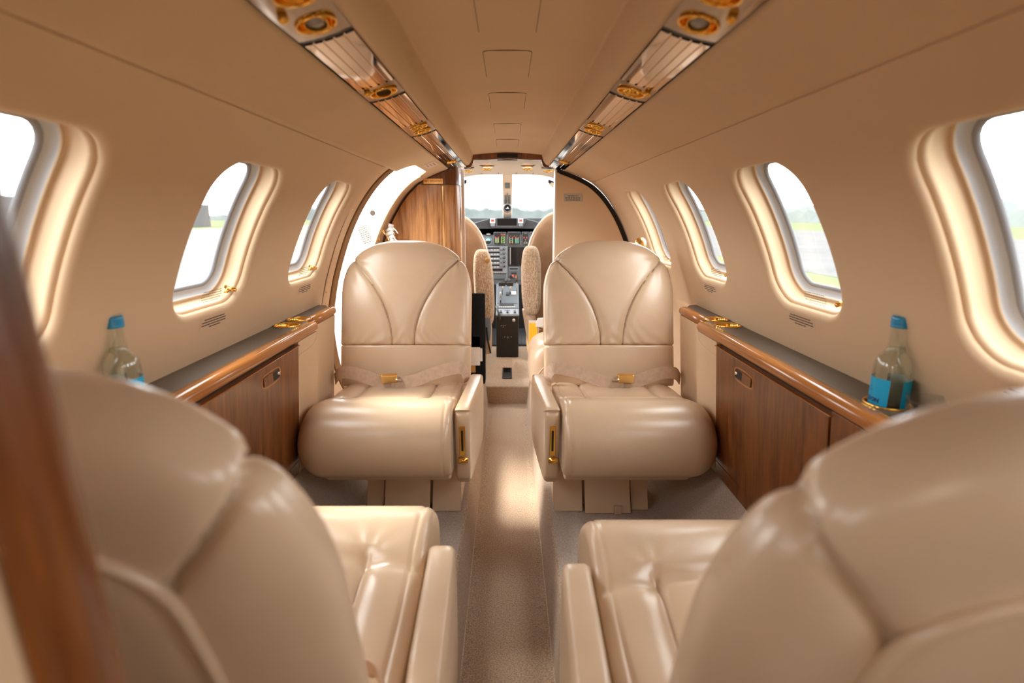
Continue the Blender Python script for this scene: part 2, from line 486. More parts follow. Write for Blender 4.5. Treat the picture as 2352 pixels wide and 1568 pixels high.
def eyeball(side, t, y, R, tilt, name, root, lens=True):
    c = Vector(band(side, t, y, 0)); dn = Vector((-side*.22, tilt, -1)).normalized()
    q = Vector((0, 0, 1)).rotation_difference(dn).to_matrix().to_4x4()
    qb = Vector((0, 0, 1)).rotation_difference(Vector((-side*.275, 0, -1)).normalized()).to_matrix().to_4x4()
    q = Matrix.Rotation(0, 4, 'X') @ qb if False else qb
    bz = MB().lathe([(R*1.13, -.001), (R*1.14, .002), (R*1.10, .0038), (R*1.04, .0036), (R*1.00, .0015), (R*.97, -.004), (R*.90, -.011), (R*.70, -.014), (R*.50, -.014)], c, 48, qb).build(name, M['gold'], root, smooth=True)
    qt = Vector((0, 0, 1)).rotation_difference(dn).to_matrix().to_4x4()
    ct = c-dn*.010
    MB().lathe([(R*.74, -.002), (R*.73, .003), (R*.68, .0085), (R*.64, .0125), (R*.60, .0130), (R*.575, .0115), (R*.57, .004)], ct, 40, qt).build('socket', M['gold'], bz, smooth=True)
    if lens:
        MB().lathe([(R*.575, .005), (R*.50, .0082), (R*.36, .0100), (R*.2, .0110), (.0001, .0114)], ct, 30, qt).build('lens', M['lens'], bz, smooth=True)
    else:
        MB().lathe([(R*.575, .005), (R*.3, .0052), (.0001, .0052)], ct, 30, qt).build('lens', M['black'], bz, smooth=True)
def module(side, y0, y1, ring_specs, label, knob=None):
    c = band(side, .5, (y0+y1)/2)
    root = thing('reading_light_panel', label, 'reading light', c, group='gold reading light and air vent panels in the overhead strips')
    bm = bmesh.new()
    def ringp(pts):
        v_ = [bm.verts.new((t_, y_, 0)) for t_, y_ in pts]; return [bm.edges.new((v_[i], v_[(i+1) % len(v_)])) for i in range(len(v_))]
    es = ringp([(0, y0+.001), (.25, y0+.001), (.5, y0+.001), (.75, y0+.001), (1, y0+.001), (1, y1-.016), (.75, y1-.016), (.5, y1-.016), (.25, y1-.016), (0, y1-.016)])
    for t_, y_, R_, _, _, _ in ring_specs: es += ringp([(t_+R_*1.06/.080*math.cos(2*PI*k/40), y_+R_*1.06*math.sin(2*PI*k/40)) for k in range(40)])
    bmesh.ops.triangle_fill(bm, use_beauty=True, edges=es)
    bmesh.ops.subdivide_edges(bm, edges=[e for e in bm.edges if not e.is_boundary], cuts=1)
    for v_ in bm.verts: v_.co = Vector(band(side, v_.co.x, v_.co.y, -.0002))
    bmesh.ops.recalc_face_normals(bm, faces=bm.faces)
    me = bpy.data.meshes.new('plate'); bm.to_mesh(me); bm.free(); me.materials.append(M['plate'])
    pl = bpy.data.objects.new('plate', me); link(pl, root); pl.matrix_parent_inverse = root.matrix_basis.inverted()
    strip_piece(side, y1-.015, y1-.0005, .0015, .0015).build('dark_end', M['black'], root)
    for t, y, R, tilt, nm, ln in ring_specs: eyeball(side, t, y, R, tilt, nm, root, ln)
    if knob:
        kc = Vector(band(side, knob[0], knob[1], -.004))
        MB().lathe([(.0001, -.006), (.004, -.0055), (.0062, -.003), (.0068, 0), (.006, .004), (.0045, .006)], kc, 20).build('button', M['gold'], root, smooth=True)
def cover(side, y0, y1, label):
    root = grooved(side, y0+.001, y1-.001).build('fluted_cover', M['mirror'], None)
    tag(root, label, 'light cover', 'fluted mirror covers of the overhead strips')
for side, sn in ((-1, 'left'), (1, 'right')):
    module(side, .50, .865, [(.45, .800, .0250, -.30, 'reading_light', True), (.35, .708, .0250, 0, 'air_vent', False)],
           'bronze plate with two large gold spotlights, nearest in the %s overhead strip' % sn, knob=(.80, .752))
    cover(side, .865, 1.15, 'long fluted mirror cover nearest the camera in the %s overhead strip' % sn)
    module(side, 1.15, 1.27, [(.45, 1.205, .0260, -.35 if side < 0 else .1, 'reading_light', False)],
           'single gold spotlight panel, second from the camera in the %s overhead strip' % sn, knob=(.80, 1.172))
    cover(side, 1.27, 1.60, 'fluted mirror cover, second from the camera in the %s overhead strip' % sn)
    module(side, 1.60, 1.79, [(.42, 1.645, .0230, .1, 'reading_light', side < 0), (.45, 1.722, .0240, .5, 'air_vent', False)],
           'pair of small gold spotlights, third panel of the %s overhead strip' % sn)
    cover(side, 1.79, 2.60, 'longest fluted mirror cover in the %s overhead strip, ahead of the paired spotlights' % sn)
    module(side, 2.60, 2.70, [(.5, 2.642, .022, .1, 'reading_light', False)], 'foremost small gold spotlight panel of the %s overhead strip' % sn)
    cover(side, 2.70, 2.985, 'last short bright cover of the %s overhead strip by the cockpit' % sn)
    cover(side, Y_AFT, .50, 'rear fluted cover of the %s overhead strip above the camera' % sn)

for side, nm in ((-1, 'leak_backing_left'), (1, 'leak_backing_right')):  # unseen black backing added to stop daylight leaking around the overhead plates
    m = MB(); m.loft([[(side*x, y, z) for x, z in ((.2225,1.4070),(.2235,1.440),(.312,1.418),(.3005,1.3838))] for y in (Y_AFT, Y_FRONT)], closed=False)
    struct(m.build(nm, M['black']))
# ------------------------------------------------------------------ floor
ZP = .17
fp = [(.115, 0), (.120, .006), (.138, .160), (.141, .166), (.1465, ZP)]
mb = MB()
mb.loft([[(x, y, z) for x, z in [(-.117,.004),(-.09,0),(.09,0),(.117,.004)]] for y in (Y_AFT, 3.2)], closed=False)
for sgn in (-1, 1):
    mb.loft([[(sgn*x, y, z) for x, z in fp+[(.17, ZP)]] for y in (Y_AFT, 3.2)], closed=False)
fl = mb.build('floor', M['carpet'], smooth=False); struct(fl); fl['label'] = 'tan carpeted sunken aisle floor'
for sgn, nm in ((-1, 'floor_left'), (1, 'floor_right')):
    mb = MB(); pts = [(.1465, ZP+.0015), (.30, ZP+.002), (.50, ZP+.002), (.515, ZP+.005), (.535, .19), (.60, .30), (.64, .368), (.66, .385)]
    mb.loft([[(sgn*x, y, z) for x, z in pts] for y in (Y_AFT, 1.5, 2.95)], closed=False)
    o = mb.build(nm, M['carpet2'], smooth=False); struct(o)
mb = MB(); mb.box(-.8, .8, 3.2, 4.95, -.01, .114)
o = mb.build('floor_front', M['carpet'], bevel=.008); struct(o)
mb = MB(); mb.box(-.8, -.0, 4.27, 5.0, .1141, .125); mb.box(0, .8, 4.27, 5.0, .1141, .125)
o = mb.build('floor_mat', M['paneld']); tag(o, 'dark rubber floor covering at the pilots feet', 'mat')

# aft closing wall
mb = MB(); pts = [(x, z) for x, z in PF[::3]]; poly = [(-x, z) for x, z in pts[::-1]]+[(-.2, 1.45), (.2, 1.45)]+pts
mb.prism(poly+[(.3, 0), (-.3, 0)], Y_AFT-.02, Y_AFT, 'y')
o = mb.build('wall_back', M['liner']); struct(o)
# sheets closing the belly below the ledges
for side, nm, ye in ((-1, 'wall_left_lower', 2.07), (1, 'wall_right_lower', Y_FRONT)):
    mb = MB(); sheet(mb, side, Y_AFT, ye, S_LEDGE, SL[-1], .004, 4, 40)
    o = mb.build(nm, M['liner'], smooth=True); struct(o)

# ------------------------------------------------------------------ side ledges
def ledge(side):
    sn = 'left' if side < 0 else 'right'
    root = thing('side_ledge', '%s side ledge with grey top, walnut rounded rail, cup holders and cabinet below' % sn, 'side cabinet', (side*.66, 1.2, .38))
    zt = .815
    yend = 2.03
    ystep = 1.70
    # grey top with round holes left open for the cups
    holes = [(.680, 1.628, .0378), (.680, 1.727, .0378), (.680, .912, .0378), (.680, .812, .0378)]
    bm = bmesh.new()
    outer = [(.636, -1.0), (.636, ystep-.012), (.664, ystep+.035), (.664, yend-.10), (.670, yend-.05), (.688, yend-.015), (.722, yend), (.722, -1.0)]
    def ringv(pts, z): 
        vs = [bm.verts.new((side*x, y, z)) for x, y in pts]
        return [bm.edges.new((vs[i], vs[(i+1) % len(vs)])) for i in range(len(vs))]
    es = ringv(outer, zt)
    for hx, hy, hr in holes:
        es += ringv([(hx+.96*hr*math.cos(2*PI*k/36)*.93, hy+.96*hr*math.sin(2*PI*k/36)) for k in range(36)], zt)
    bmesh.ops.triangle_fill(bm, use_beauty=True, edges=es)
    for f in bm.faces:
        if f.normal.z < 0: f.normal_flip()
    me = bpy.data.meshes.new('top'); bm.to_mesh(me); bm.free(); me.materials.append(M['laminate'])
    o = bpy.data.objects.new('top', me); link(o, root); o.matrix_parent_inverse = root.matrix_basis.inverted()
    # cups
    for hx, hy, hr in holes:
        MB().lathe([(hr*1.02, 0), (hr*1.03, .0022), (hr*.985, .0032), (hr*.94, .001), (hr*.90, -.004), (hr*.88, -.045), (hr*.84, -.050), (.0001, -.050)],
                   (side*hx, hy, zt), 48).build('cup_holder', M['gold'], root, smooth=True)
    # walnut rail : rounded nose, two lengths with a step
    def rail(y0, y1, xo, xi, rnd=True):
        loops = []
        ring = [(xi, zt-.001), (xi-.001, zt+.0012), (xo+.016, zt+.0018)]
        for k in range(13):
            a = PI/2+PI*k/12; ring.append((xo+.0135+.0140*math.cos(a), zt-.0135+.0153*math.sin(a)))
        ring += [(xo+.02, zt-.030), (xi, zt-.030)]
        cx, cz = xi-.008, zt-.012
        ys = [(y0, 1)] + [(y1-.030+.030*math.sin(PI/2*k/8), math.cos(PI/2*k/8)) for k in range(9)]
        m = MB()
        for y, f in ys:
            f = max(f, .02)
            loops.append([(side*(cx+(x-cx)*f), y, cz+(z-cz)*(f if f > .75 else .75+(f-.75)*.33)) for x, z in ring])
        m.loft(loops, True, True, True); return m
    rail(-1.0, ystep, .602, .638).build('rail', M['woodr'], root, smooth=True)
    rail(ystep-.04, yend-.03, .639, .667).build('rail', M['woodr'], root, smooth=True)
    # body panels under the rail
    def tilt(z, x0=.609): return x0+(.785-z)*.08
    def panel(y0, y1, z0, z1, name, m, d=.0, t=.02, par=root, bev=.0015):
        mb_ = MB()
        loops = [[(side*(tilt(z0)+d), y, z0), (side*(tilt(z1)+d), y, z1), (side*(tilt(z1)+d+t), y, z1), (side*(tilt(z0)+d+t), y, z0)] for y in (y0, y1)]
        mb_.loft(loops, True, True, True); return mb_.build(name, m, par, bevel=bev)
    panel(1.526, 1.695, .372, .786, 'end_panel', M['liner'])
    panel(1.690, yend-.05, .372, .786, 'end_panel', M['liner'], d=.036)
    panel(-1.0, .955, .372, .786, 'rear_panel', M['wood'])
    panel(.955, 1.526, .372, .415, 'kick_strip', M['wood'])
    panel(.90, 1.526, .40, .787, 'carcass', M['seal'], d=.012, t=.01)
    dr = panel(.961, 1.520, .418, .774, 'door', M['wood'], d=-.002, t=.014)
    panel(1.5215, 1.5255, .39, .78, 'door_edge', M['woodr'], d=-.001)
    panel(.95, 1.526, .7745, .7775, 'door_lip', M['woodr'], d=-.006)
    # scooped pull
    m = MB(); yc_, zc_ = 1.335, .735
    loops = []
    for e, d in [(0, -.0035), (.0015, -.005), (.004, -.004), (.006, .002), (.010, .009), (.016, .012)]:
        lp = []
        for k in range(32):
            a = 2*PI*k/32; cx, sx = math.cos(a), math.sin(a)
            hx, hz = .058-e, .021-e
            yy = yc_+hx*abs(cx)**.6*(1 if cx > 0 else -1); zz = zc_+hz*abs(sx)**.6*(1 if sx > 0 else -1)
            lp.append((side*(tilt(zz)-.0015+d*.3-(.0 if e else 0)), yy, zz))
        loops.append(lp)
    m.loft(loops, cap1=True); hd = m.build('handle', M['woodr'], dr, smooth=True)
    m = MB(); m.box(side*(tilt(.735)-.0045), side*(tilt(.735)-.003), yc_-.046, yc_+.046, .7235, .7475); m.build('recess', M['wood'], hd)
    m = MB(); m.box(side*(tilt(.735)-.0050), side*(tilt(.735)-.0044), yc_+.006, yc_+.045, .7245, .7465); m.build('pocket_shade', M['seal'], hd, bevel=.0002)  # black slab standing in for shade in the far half of the scoop
    MB().lathe([(.0001, .004), (.004, .004), (.0055, .001), (.0055, -.002)], (side*(tilt(.737)-.004), 1.372, .737), 16,
               Matrix.Rotation(-side*PI/2, 4, 'Y')).build('lock', M['chrome'], dr, smooth=True)
    # pull-out table cap seam
    m = MB(); m.tube([(side*tilt(p_[1]), p_[0], p_[1]) for p_ in catmull([(1.53, .745), (1.60, .747), (1.65, .753), (1.675, .768), (1.68, .785)], 5)], .0011, 6)
    m.build('seam', M['liner'], root, smooth=True)
    return root
ledge(-1); ledge(1)

# ------------------------------------------------------------------ passenger seats
def groove(d, w=.0035): return math.exp(-(d/w)**2)
def seat(name, label, x, y, facing, outer, arm_f=.40, arm_shift=0, dz=0, belt=True, RS=.40, RE=2.45, bs=0, HW=.255, pk=1, splay=.024, group='tan leather club seats'):
    """local: +y is where the sitter faces, origin on the carpet under the back edge; outer=+1/-1 wall side in local x"""
    rz = 0 if facing > 0 else PI
    root = thing(name, label, 'seat', (x, y, ZP), rz, group)
    L = dict(parent=root, inv=False)
    # ---------------- backrest
    def cl(h):    # centreline of the back (y, z) for height 0..1
        return bs-.045-.150*h-.02*h*h, .335+.545*h
    def halfw(h): 
        w = HW*(1-.02*(1-h))
        R = RS; t = max(0, (h-(1-R))/R)
        return w*max(0, 1-t**RE)**(1/RE) if t > 0 else w
    def halfd(h):
        R = .13; t = max(0, (h-(1-R))/R)
        d = .056-.010*h
        return d*max(0, 1-t**2.2)**(1/2.2) if t > 0 else d
    VX = .005*outer
    def vs(h):   # V seam
        t = max(0, (h-.275)/.6); return .165+.70*min(t, 1.05)**2.1
    # angles spaced evenly along the outline
    raw = [2*PI*k/4000 for k in range(4001)]
    def base_pt(a): 
        ca, sa = math.cos(a), math.sin(a)
        return (.25*abs(ca)**(2/3.4)*(1 if ca > 0 else -1), .055*abs(sa)**(2/2.6)*(1 if sa > 0 else -1))
    acc = [0]; bp = [base_pt(a) for a in raw]
    for p, q in zip(bp, bp[1:]): acc.append(acc[-1]+math.dist(p, q))
    ANG = []; k_ = 0; NN = 260
    for j in range(NN):
        tgt = acc[-1]*j/NN
        while acc[k_+1] < tgt: k_ += 1
        ANG.append(raw[k_]+(raw[k_+1]-raw[k_])*(tgt-acc[k_])/max(1e-12, acc[k_+1]-acc[k_]))
    def section(h, n, endk):
        cy, cz = cl(h); w = halfw(h); d = halfd(h); pts = []
        w = max(w, .002)-.006*endk; d = max(d, .0015)-.010*endk
        for j in range(n):
            a = ANG[j]; ca, sa = math.cos(a), math.sin(a); p = 2/3.4
            xx = w*abs(ca)**p*(1 if ca > 0 else -1); yy = d*abs(sa)**(2/2.6)*(1 if sa > 0 else -1)
            k = xx/HW; disp = 0; g = 0
            if sa > -.02:      # front face
                if h > .275:
                    for sg in (-1, 1):
                        ds = (xx-(VX+sg*(vs(h)*HW)))
                        g += (.0120*groove(ds, .0026)+.0065*groove(ds, .018))*min(1, (sa+.02)*4)
                    # puckers at the V tops
                    for sg in (-1, 1):
                        px, ph = VX+sg*.80*HW, .862
                        rx, rh = xx-px, (h-ph)*.55; r = math.hypot(rx, rh)
                        an = math.atan2(rh, rx)
                        disp -= pk*.0075*math.exp(-r/.040)*(.5+.5*math.cos(an*10+2*sg+r*25))**2*min(1, max(0, sa)*2.5)
                    # gathers over the cross seam
                    hh = (h-.275)*.55
                    disp += .0028*math.exp(-hh/.032)*math.cos(abs(xx)*120+hh*110+1.5*math.sin(xx*37))*min(1, hh/.006)
                    disp += .004*math.exp(-((k)/.55)**2)*math.sin(min(1, max(0, (h-.275)/.5))*PI)
            if sa < .35:       # rear: seams over the shoulders
                for sg in (-1, 1):
                    cx0, h0, cx1, h1 = sg*.84*HW, .862, sg*.585*HW, .735
                    dx, dh = cx1-cx0, (h1-h0)*.55; px, ph = xx-cx0, (h-h0)*.55
                    t = max(0, min(1, (px*dx+ph*dh)/(dx*dx+dh*dh)))
                    g += (.0110*groove(math.hypot(px-dx*t, ph-dh*t), .0032)+.004*groove(math.hypot(px-dx*t, ph-dh*t), .013))*min(1, (.35-sa)*4)
            yy += max(disp, -.42*d); g = min(g, .45*d)
            nx = (abs(ca)**(2-p))/w*(1 if ca > 0 else -1); ny = (abs(sa)**(2-2/2.6))/d*(1 if sa > 0 else -1); nl = math.hypot(nx, ny)+1e-9
            xx -= nx/nl*g; yy -= ny/nl*g
            pts.append((xx, cy+yy, cz+yy*.28))
        return pts
    n = NN
    hs = [0+.275*k/14 for k in range(15)]
    def endk(h, a, b, r=.018): 
        k = 0
        if h < a+r: k = 1-math.sqrt(max(0, 1-((a+r-h)/r)**2))
        if h > b-r and b < .99: k = 1-math.sqrt(max(0, 1-((h-(b-r))/r)**2))
        return k
    hs = sorted(set([.0, .002, .005, .01, .018]+[.02+.235*k/12 for k in range(13)]+[.262, .268, .272, .2745, .276]))
    mb = MB(); mb.loft([section(h, n, endk(h, 0, .276)) for h in hs], True, True, True)
    mb.build('lumbar_pad', M['leather'], root, smooth=True, inv=False)
    up = [.276, .278, .281, .286, .292]+[.30+.40*k/64 for k in range(64)]+[.70+.30*math.sin(PI/2*k/64) for k in range(65)]
    mb = MB(); mb.loft([section(h, n, endk(h, .276, 2)) for h in up], True, True, True)
    mb.build('backrest', M['leather'], root, smooth=True, inv=False)
    # rear shell with piping
    def rear(u, h, off):
        """point on rear surface; u -1..1 of half width"""
        cy, cz = cl(h); w = halfw(h); d = halfd(h); xx = u*HW
        r = min(1, abs(xx)/w); yy = -d*max(0, 1-r**3.4)**(1/2.6)-off
        return (xx, cy+yy, cz+yy*.28)
    kp = [(-.60, .06), (-.61, .30), (-.62, .50), (-.61, .65), (-.585, .735), (-.49, .79), (-.34, .825), (-.16, .845), (0, .85)]
    path = catmull(kp, 5)
    path = path+[(-u, h) for u, h in path[::-1][1:]]
    mb = MB(); mb.tube([rear(u, h, .0015) for u, h in path], .0052, 10)
    mb.build('piping', M['leather'], root, smooth=True, inv=False)
    mb = MB(); loops = []
    K = 16
    for i in range(0, len(path)//2+1):
        u, h = path[i]; loops.append([rear(u*(1-2*j/K), h, .004 if 0 < j < K else .0) for j in range(K+1)])
    mb.loft(loops, closed=False)
    mb.build('back_shell', M['leather'], root, smooth=True, inv=False)
    # ---------------- seat cushion, side profile (y,z) swept across x
    sp = [(-.10,.30),(-.08,.345),(.0,.362),(.10,.370),(.18,.378),(.26,.395),(.325,.412),(.38,.420),(.43,.411),(.47,.386),(.495,.350),(.505,.305),(.500,.258),(.480,.222),(.445,.202),(.38,.197),(.25,.2),(.10,.205),(.0,.215),(-.10,.25)]
    spc = catmull(sp+[sp[0]], 7)[:-1]
    spc = [(a, b+dz) for a, b in spc]
    cyc, czc = .25, .30+dz
    XI, XO = -outer*.226, outer*.236      # aisle edge, wall edge
    def cush(n=90):
        loops = []
        for i in range(n+1):
            t = i/n
            t = .5-.5*math.cos(PI*t)
            xx = XI+(XO-XI)*t
            di = abs(xx-XI); do = abs(XO-xx)
            ri, ro = .030, .085
            e = 0
            if di < ri: e += (ri)*(1-math.sqrt(max(0, 1-((ri-di)/ri)**2)))*.8
            if do < ro: e += (ro)*(1-math.sqrt(max(0, 1-((ro-do)/ro)**2)))
            lp = []
            for (py, pz) in spc:
                v = Vector((py-cyc, pz-czc)); Lg = v.length
                k = min(1, .85*e/.12)
                yy = cyc+v.x*(1-k*.42); zz = czc+v.y*(1-k*.98 if abs(v.y) > 0 else 1)
                if pz > czc+.03:
                    # seams on the sitting surface
                    g = .0035*groove(di-.022, .003)
                    if py < .30:
                        for sx in (-.125, .125): g += .009*groove(xx-sx*1.0, .0045)+.007*groove(xx-sx, .020)
                    dy = py-(.285+.012*math.cos(xx*14))
                    g += .008*groove(dy, .0040)+.006*groove(dy, .018)
                    for sx in (-.125, .125):
                        r = math.hypot(xx-sx, py-.292); an = math.atan2(py-.292, xx-sx)
                        g += .006*math.exp(-r/.030)*(.5+.5*math.cos(an*9))
                    zz -= g
                elif py > .44 or pz < czc:
                    zz += 0; yy -= .003*groove(di-.022, .003)
                lp.append((xx, yy, zz))
            loops.append(lp)
        m = MB(); m.loft(loops, True, True, True); return m
    cush().build('seat_cushion', M['leather'], root, smooth=True, inv=False)
    # frame under the cushion
    mb = MB(); mb.loft([[(XI*1.0+outer*.01, yy, z) for yy, z in ((.03,.215+dz),(.455,.215+dz),(.40,.165+dz),(.03,.160+dz))], [(XO-outer*.06, yy, z) for yy, z in ((.03,.215+dz),(.455,.215+dz),(.40,.165+dz),(.03,.160+dz))]], True, True, True)
    mb.build('seat_frame', M['leather'], root, bevel=.012, inv=False)
    # pedestal with skirt flaps
    mb = MB(); a = -outer
    xb0, xb1 = XI-outer*.008, outer*.085
    mb.loft([[(xb0, .06, .0), (xb1, .06, .0), (xb1, .255, .0), (xb0, .255, .0)], [(xb0, .06, .15), (xb1, .06, .15), (xb1, .235, .15), (xb0, .235, .15)]], True, True, True)
    mb.build('pedestal', M['leather'], root, bevel=.006, inv=False)
    for (u0, u1, fy) in ((.0, .30, .270), (.32, .80, .284), (.82, 1.0, .262)):
        xa = xb0+(xb1-xb0)*u0; xc = xb0+(xb1-xb0)*u1
        m = MB(); m.loft([[(xa, .245, .158), (xc, .245, .158), (xc, .250, .158), (xa, .250, .158)], [(xa, fy, .075), (xc, fy, .075), (xc, fy+.005, .075), (xa, fy+.005, .075)], [(xa, fy+.030, .004), (xc, fy+.030, .004), (xc, fy+.036, .004), (xa, fy+.036, .004)]], True, True, True)
        f = m.build('skirt_flap', M['leather'], root, bevel=.0015, inv=False)
    xm = xb0+(xb1-xb0)*.66
    m = MB(); m.box(xm-.012, xm+.012, .322, .326, .003, .036); m.build('pull_tab', M['belt'], root, bevel=.001, inv=False)
    # ---------------- armrest slab on the aisle side
    ai = XI-outer*.006; ao = XI-outer*.050
    def asec(x, grow):
        af = arm_f
        base = [(.06, .408), (af-.02, .405), (af, .395), (af+.012, .365), (af+.006, .20), (af-.01, .165), (af-.05, .150), (.10, .17), (.02, .24), (-.01, .34), (.01, .395)]
        c = (.2, .3)
        return [(x-outer*splay*max(0, min(1, (af-py)/.3)), c[0]+(py-c[0])*grow, c[1]+(pz-c[1])*grow+dz) for py, pz in catmull(base+[base[0]], 4)[:-1]]
    mb = MB(); mb.loft([asec(ai, .965), asec(ai-outer*.003, .985), asec(ai-outer*.008, 1), asec(ao+outer*.010, 1), asec(ao+outer*.004, .985), asec(ao, .955), asec(ao-outer*.003, .80)], True, True, True)
    arm = mb.build('armrest', M['leather'], root, smooth=True, inv=False)
    xm = (ai+ao)/2
    def sub(mbx, nm, m, **k):
        o_ = mbx.build(nm, m, None, **k); o_.parent = arm; return o_
    m = MB(); m.box(xm-.009, xm+.009, arm_f+.006, arm_f+.014, .255+dz, .352+dz); lv = sub(m, 'lever_plate', M['gold'], bevel=.0015)
    m = MB(); m.box(xm-.003, xm+.003, arm_f+.0135, arm_f+.0150, .272+dz, .338+dz); sub(m, 'lever_slot', M['black'])
    m = MB(); m.tube([(xm-.017, arm_f+.018, .243+dz), (xm+.012, arm_f+.018, .243+dz)], .0095, 20); sub(m, 'recline_lever', M['gold'], smooth=True)
    # ---------------- lap belt
    if belt:
        bl = MB()
        bl.ribbon(catmull([(a_*HW/.255, b_, c_) for a_, b_, c_ in [(outer*.262, -.01, .372), (outer*.235, .015, .402), (outer*.19, .03, .410), (outer*.14, .045, .402), (outer*.09, .06, .388), (outer*.05, .07, .380), (outer*.015, .075, .384)]], 5), .046, .0028, (0, -.35, .93))
        bl.build('belt_strap', M['belt'], root, smooth=False, inv=False)
        b2 = MB()
        b2.ribbon(catmull([(a_*HW/.255, b_, c_) for a_, b_, c_ in [(-outer*.240, .02, .372), (-outer*.232, .02, .410), (-outer*.215, .03, .428), (-outer*.17, .04, .424), (-outer*.12, .05, .412), (-outer*.07, .06, .394), (-outer*.03, .07, .386), (outer*.03, .075, .384)]], 5), .046, .0028, (0, -.35, .93))
        b2.build('belt_strap', M['belt'], root, smooth=False, inv=False)
        m = MB(); mt = Matrix.Translation((outer*.035, .080, .402)) @ Matrix.Rotation(outer*.12, 4, 'Z') @ Matrix.Rotation(1.15, 4, 'X')
        m.box(-.030, .030, -.019, .019, -.007, .008, mt); bk = m.build('buckle', M['goldp'], root, bevel=.004, bseg=3, inv=False)
        m = MB(); mt2 = Matrix.Translation((outer*.000, .082, .396)) @ Matrix.Rotation(.5, 4, 'X')
        m.box(-.010, .010, -.014, .014, -.003, .003, mt2); m.build('belt_tongue', M['chrome'], root, bevel=.001, inv=False)
    return root

seat('passenger_seat', 'forward left tan leather seat facing the camera, with lap belt, beside the open door', -.392, 1.945, -1, 1)
seat('passenger_seat', 'forward right tan leather seat facing the camera, beside the right walnut cabinet', .392, 1.945, -1, -1)
seat('passenger_seat', 'near left tan leather seat seen from behind, next to the polished wood partition edge', -.368, .525, 1, -1, arm_f=.312, dz=.006, belt=True, HW=.238, pk=.4, splay=.010)
seat('passenger_seat', 'near right tan leather seat seen from behind, filling the lower right corner', .368, .475, 1, 1, arm_f=.312, dz=.006, belt=True, bs=.004, HW=.238, pk=.4, splay=.010)

# ------------------------------------------------------------------ near-left partition
def partition():
    root = thing('partition', 'blurred partition with polished wood edge and beige side at the far left', 'partition', (-.2, .18, 0))
    m = MB(); loops = []
    zs = [ZP+.004+(1.395-ZP)*k/12 for k in range(13)]
    def xe(z): return -.168-.046*max(0, z-.9)
    for z in zs:
        loops.append([(xe(z)-.007+.007*math.cos(a), .19+.016*math.sin(a), z) for a in [-PI/2+PI*k/12 for k in range(13)]]+[(xe(z)-.0135, .206, z), (xe(z)-.0135, .174, z)])
    m.loft(loops, True, True, True); m.build('wood_edge', M['woodp'], root, smooth=True)
    m = MB(); m.loft([[(xe(z)-.011, .177, z), (xe(z)-.017, .177, z), (xe(z)-.017, .205, z), (xe(z)-.011, .205, z)] for z in zs], True, True, True); m.build('dark_joint', M['seal'], root)
    m = MB()
    pts = [(x+.012, z) for x, z in PF if z > .2][::4]
    poly = [(xe(1.41)-.0165, 1.41), (xe(.9)-.0165, .9), (xe(.5)-.0165, ZP+.003), (-.50, ZP+.003)]+[(-x, z) for x, z in pts[::-1]]+[(-.29, 1.40)]
    m.prism(poly, .175, .205, 'y'); m.build('panel', M['liner'], root)
partition()

# ------------------------------------------------------------------ bottles and glass
def bottle(x, y, rot, label):
    zb = .815-.048
    root = thing('water_bottle', label, 'bottle', (x, y, zb), rot)
    outer = [(.0001,0),(.024,0),(.0285,.003),(.030,.008),(.030,.118),(.0290,.126),(.0255,.135),(.020,.142),(.0158,.147),(.0150,.152),(.0140,.170),(.0132,.186),(.0130,.197)]
    o = MB().lathe(outer+[(.0105,.197),(.0105,.186),(.0115,.170),(.0125,.153),(.0135,.147),(.0175,.1405),(.0235,.133),(.0268,.125),(.0276,.117),(.0276,.010),(.026,.006),(.0001,.006)], (0,0,0), 48).build('glass_body', M['bottle'], root, smooth=True, inv=False)
    MB().lathe([(.0001,.0062),(.0255,.0062),(.02755,.010),(.02755,.117),(.0267,.125),(.0234,.133),(.0174,.1405),(.01345,.147),(.0125,.1515),(.0001,.1515)], (0,0,0), 48).build('water', M['water'], root, smooth=True, inv=False)
    MB().lathe([(.0125,.1875),(.0150,.1875),(.0156,.1895),(.0150,.192),(.0150,.1935),(.0158,.196),(.0150,.199),(.0156,.202),(.0153,.2055),(.0145,.207),(.0001,.2075)], (0,0,0), 40).build('cap', M['cap'], root, smooth=True, inv=False)
    for nm, r, a0, a1, mm in (('label', .0304, -62, 62, 'label'), ('back_label', .0304, 100, 258, 'label')):
        m = MB(); m.loft([[(r*math.cos(math.radians(a0+(a1-a0)*k/30)), r*math.sin(math.radians(a0+(a1-a0)*k/30)), z) for k in range(31)] for z in (.016, .098)], closed=False)
        o1 = m.build(nm, M[mm], root, smooth=True, inv=False)
        m = MB(); m.loft([[(.0302*math.cos(math.radians(a0+(a1-a0)*k/30)), .0302*math.sin(math.radians(a0+(a1-a0)*k/30)), z) for k in range(31)] for z in (.016, .098)], closed=False)
        m.build('label_reverse', M['labelback'], root, smooth=True, inv=False)
        if nm == 'label':
            def wrap(body, size, z, bold, sp=1.0):
                vs, fs = text_mesh(body, size, bold, sp); R = .0306
                m2 = MB(); m2.add([(R*math.cos(vx/R), R*math.sin(vx/R), z+vy) for vx, vy, _ in vs], fs)
                t = m2.build('lettering', M['navy'], None); t.parent = o1
            wrap('HILDON', .0105, .058, .0006, 1.02)
            m3 = MB()
            for zz, w in ((.050,.018),(.047,.012),(.040,.010)):
                R = .03065; m3.loft([[(R*math.cos(a), R*math.sin(a), zz+dz) for a in [(-w+2*w*k/12)/R for k in range(13)]] for dz in (0, .0004)], closed=False)
            # small crest: a ring and strokes above the name
            for zz, w in ((.076,.006),(.080,.003),(.073,.003)):
                m3.loft([[(R*math.cos(a), R*math.sin(a), zz+dz) for a in [(-w+2*w*k/6)/R for k in range(7)]] for dz in (0, .0007)], closed=False)
            t = m3.build('small_print', M['navy'], None); t.parent = o1
    return root
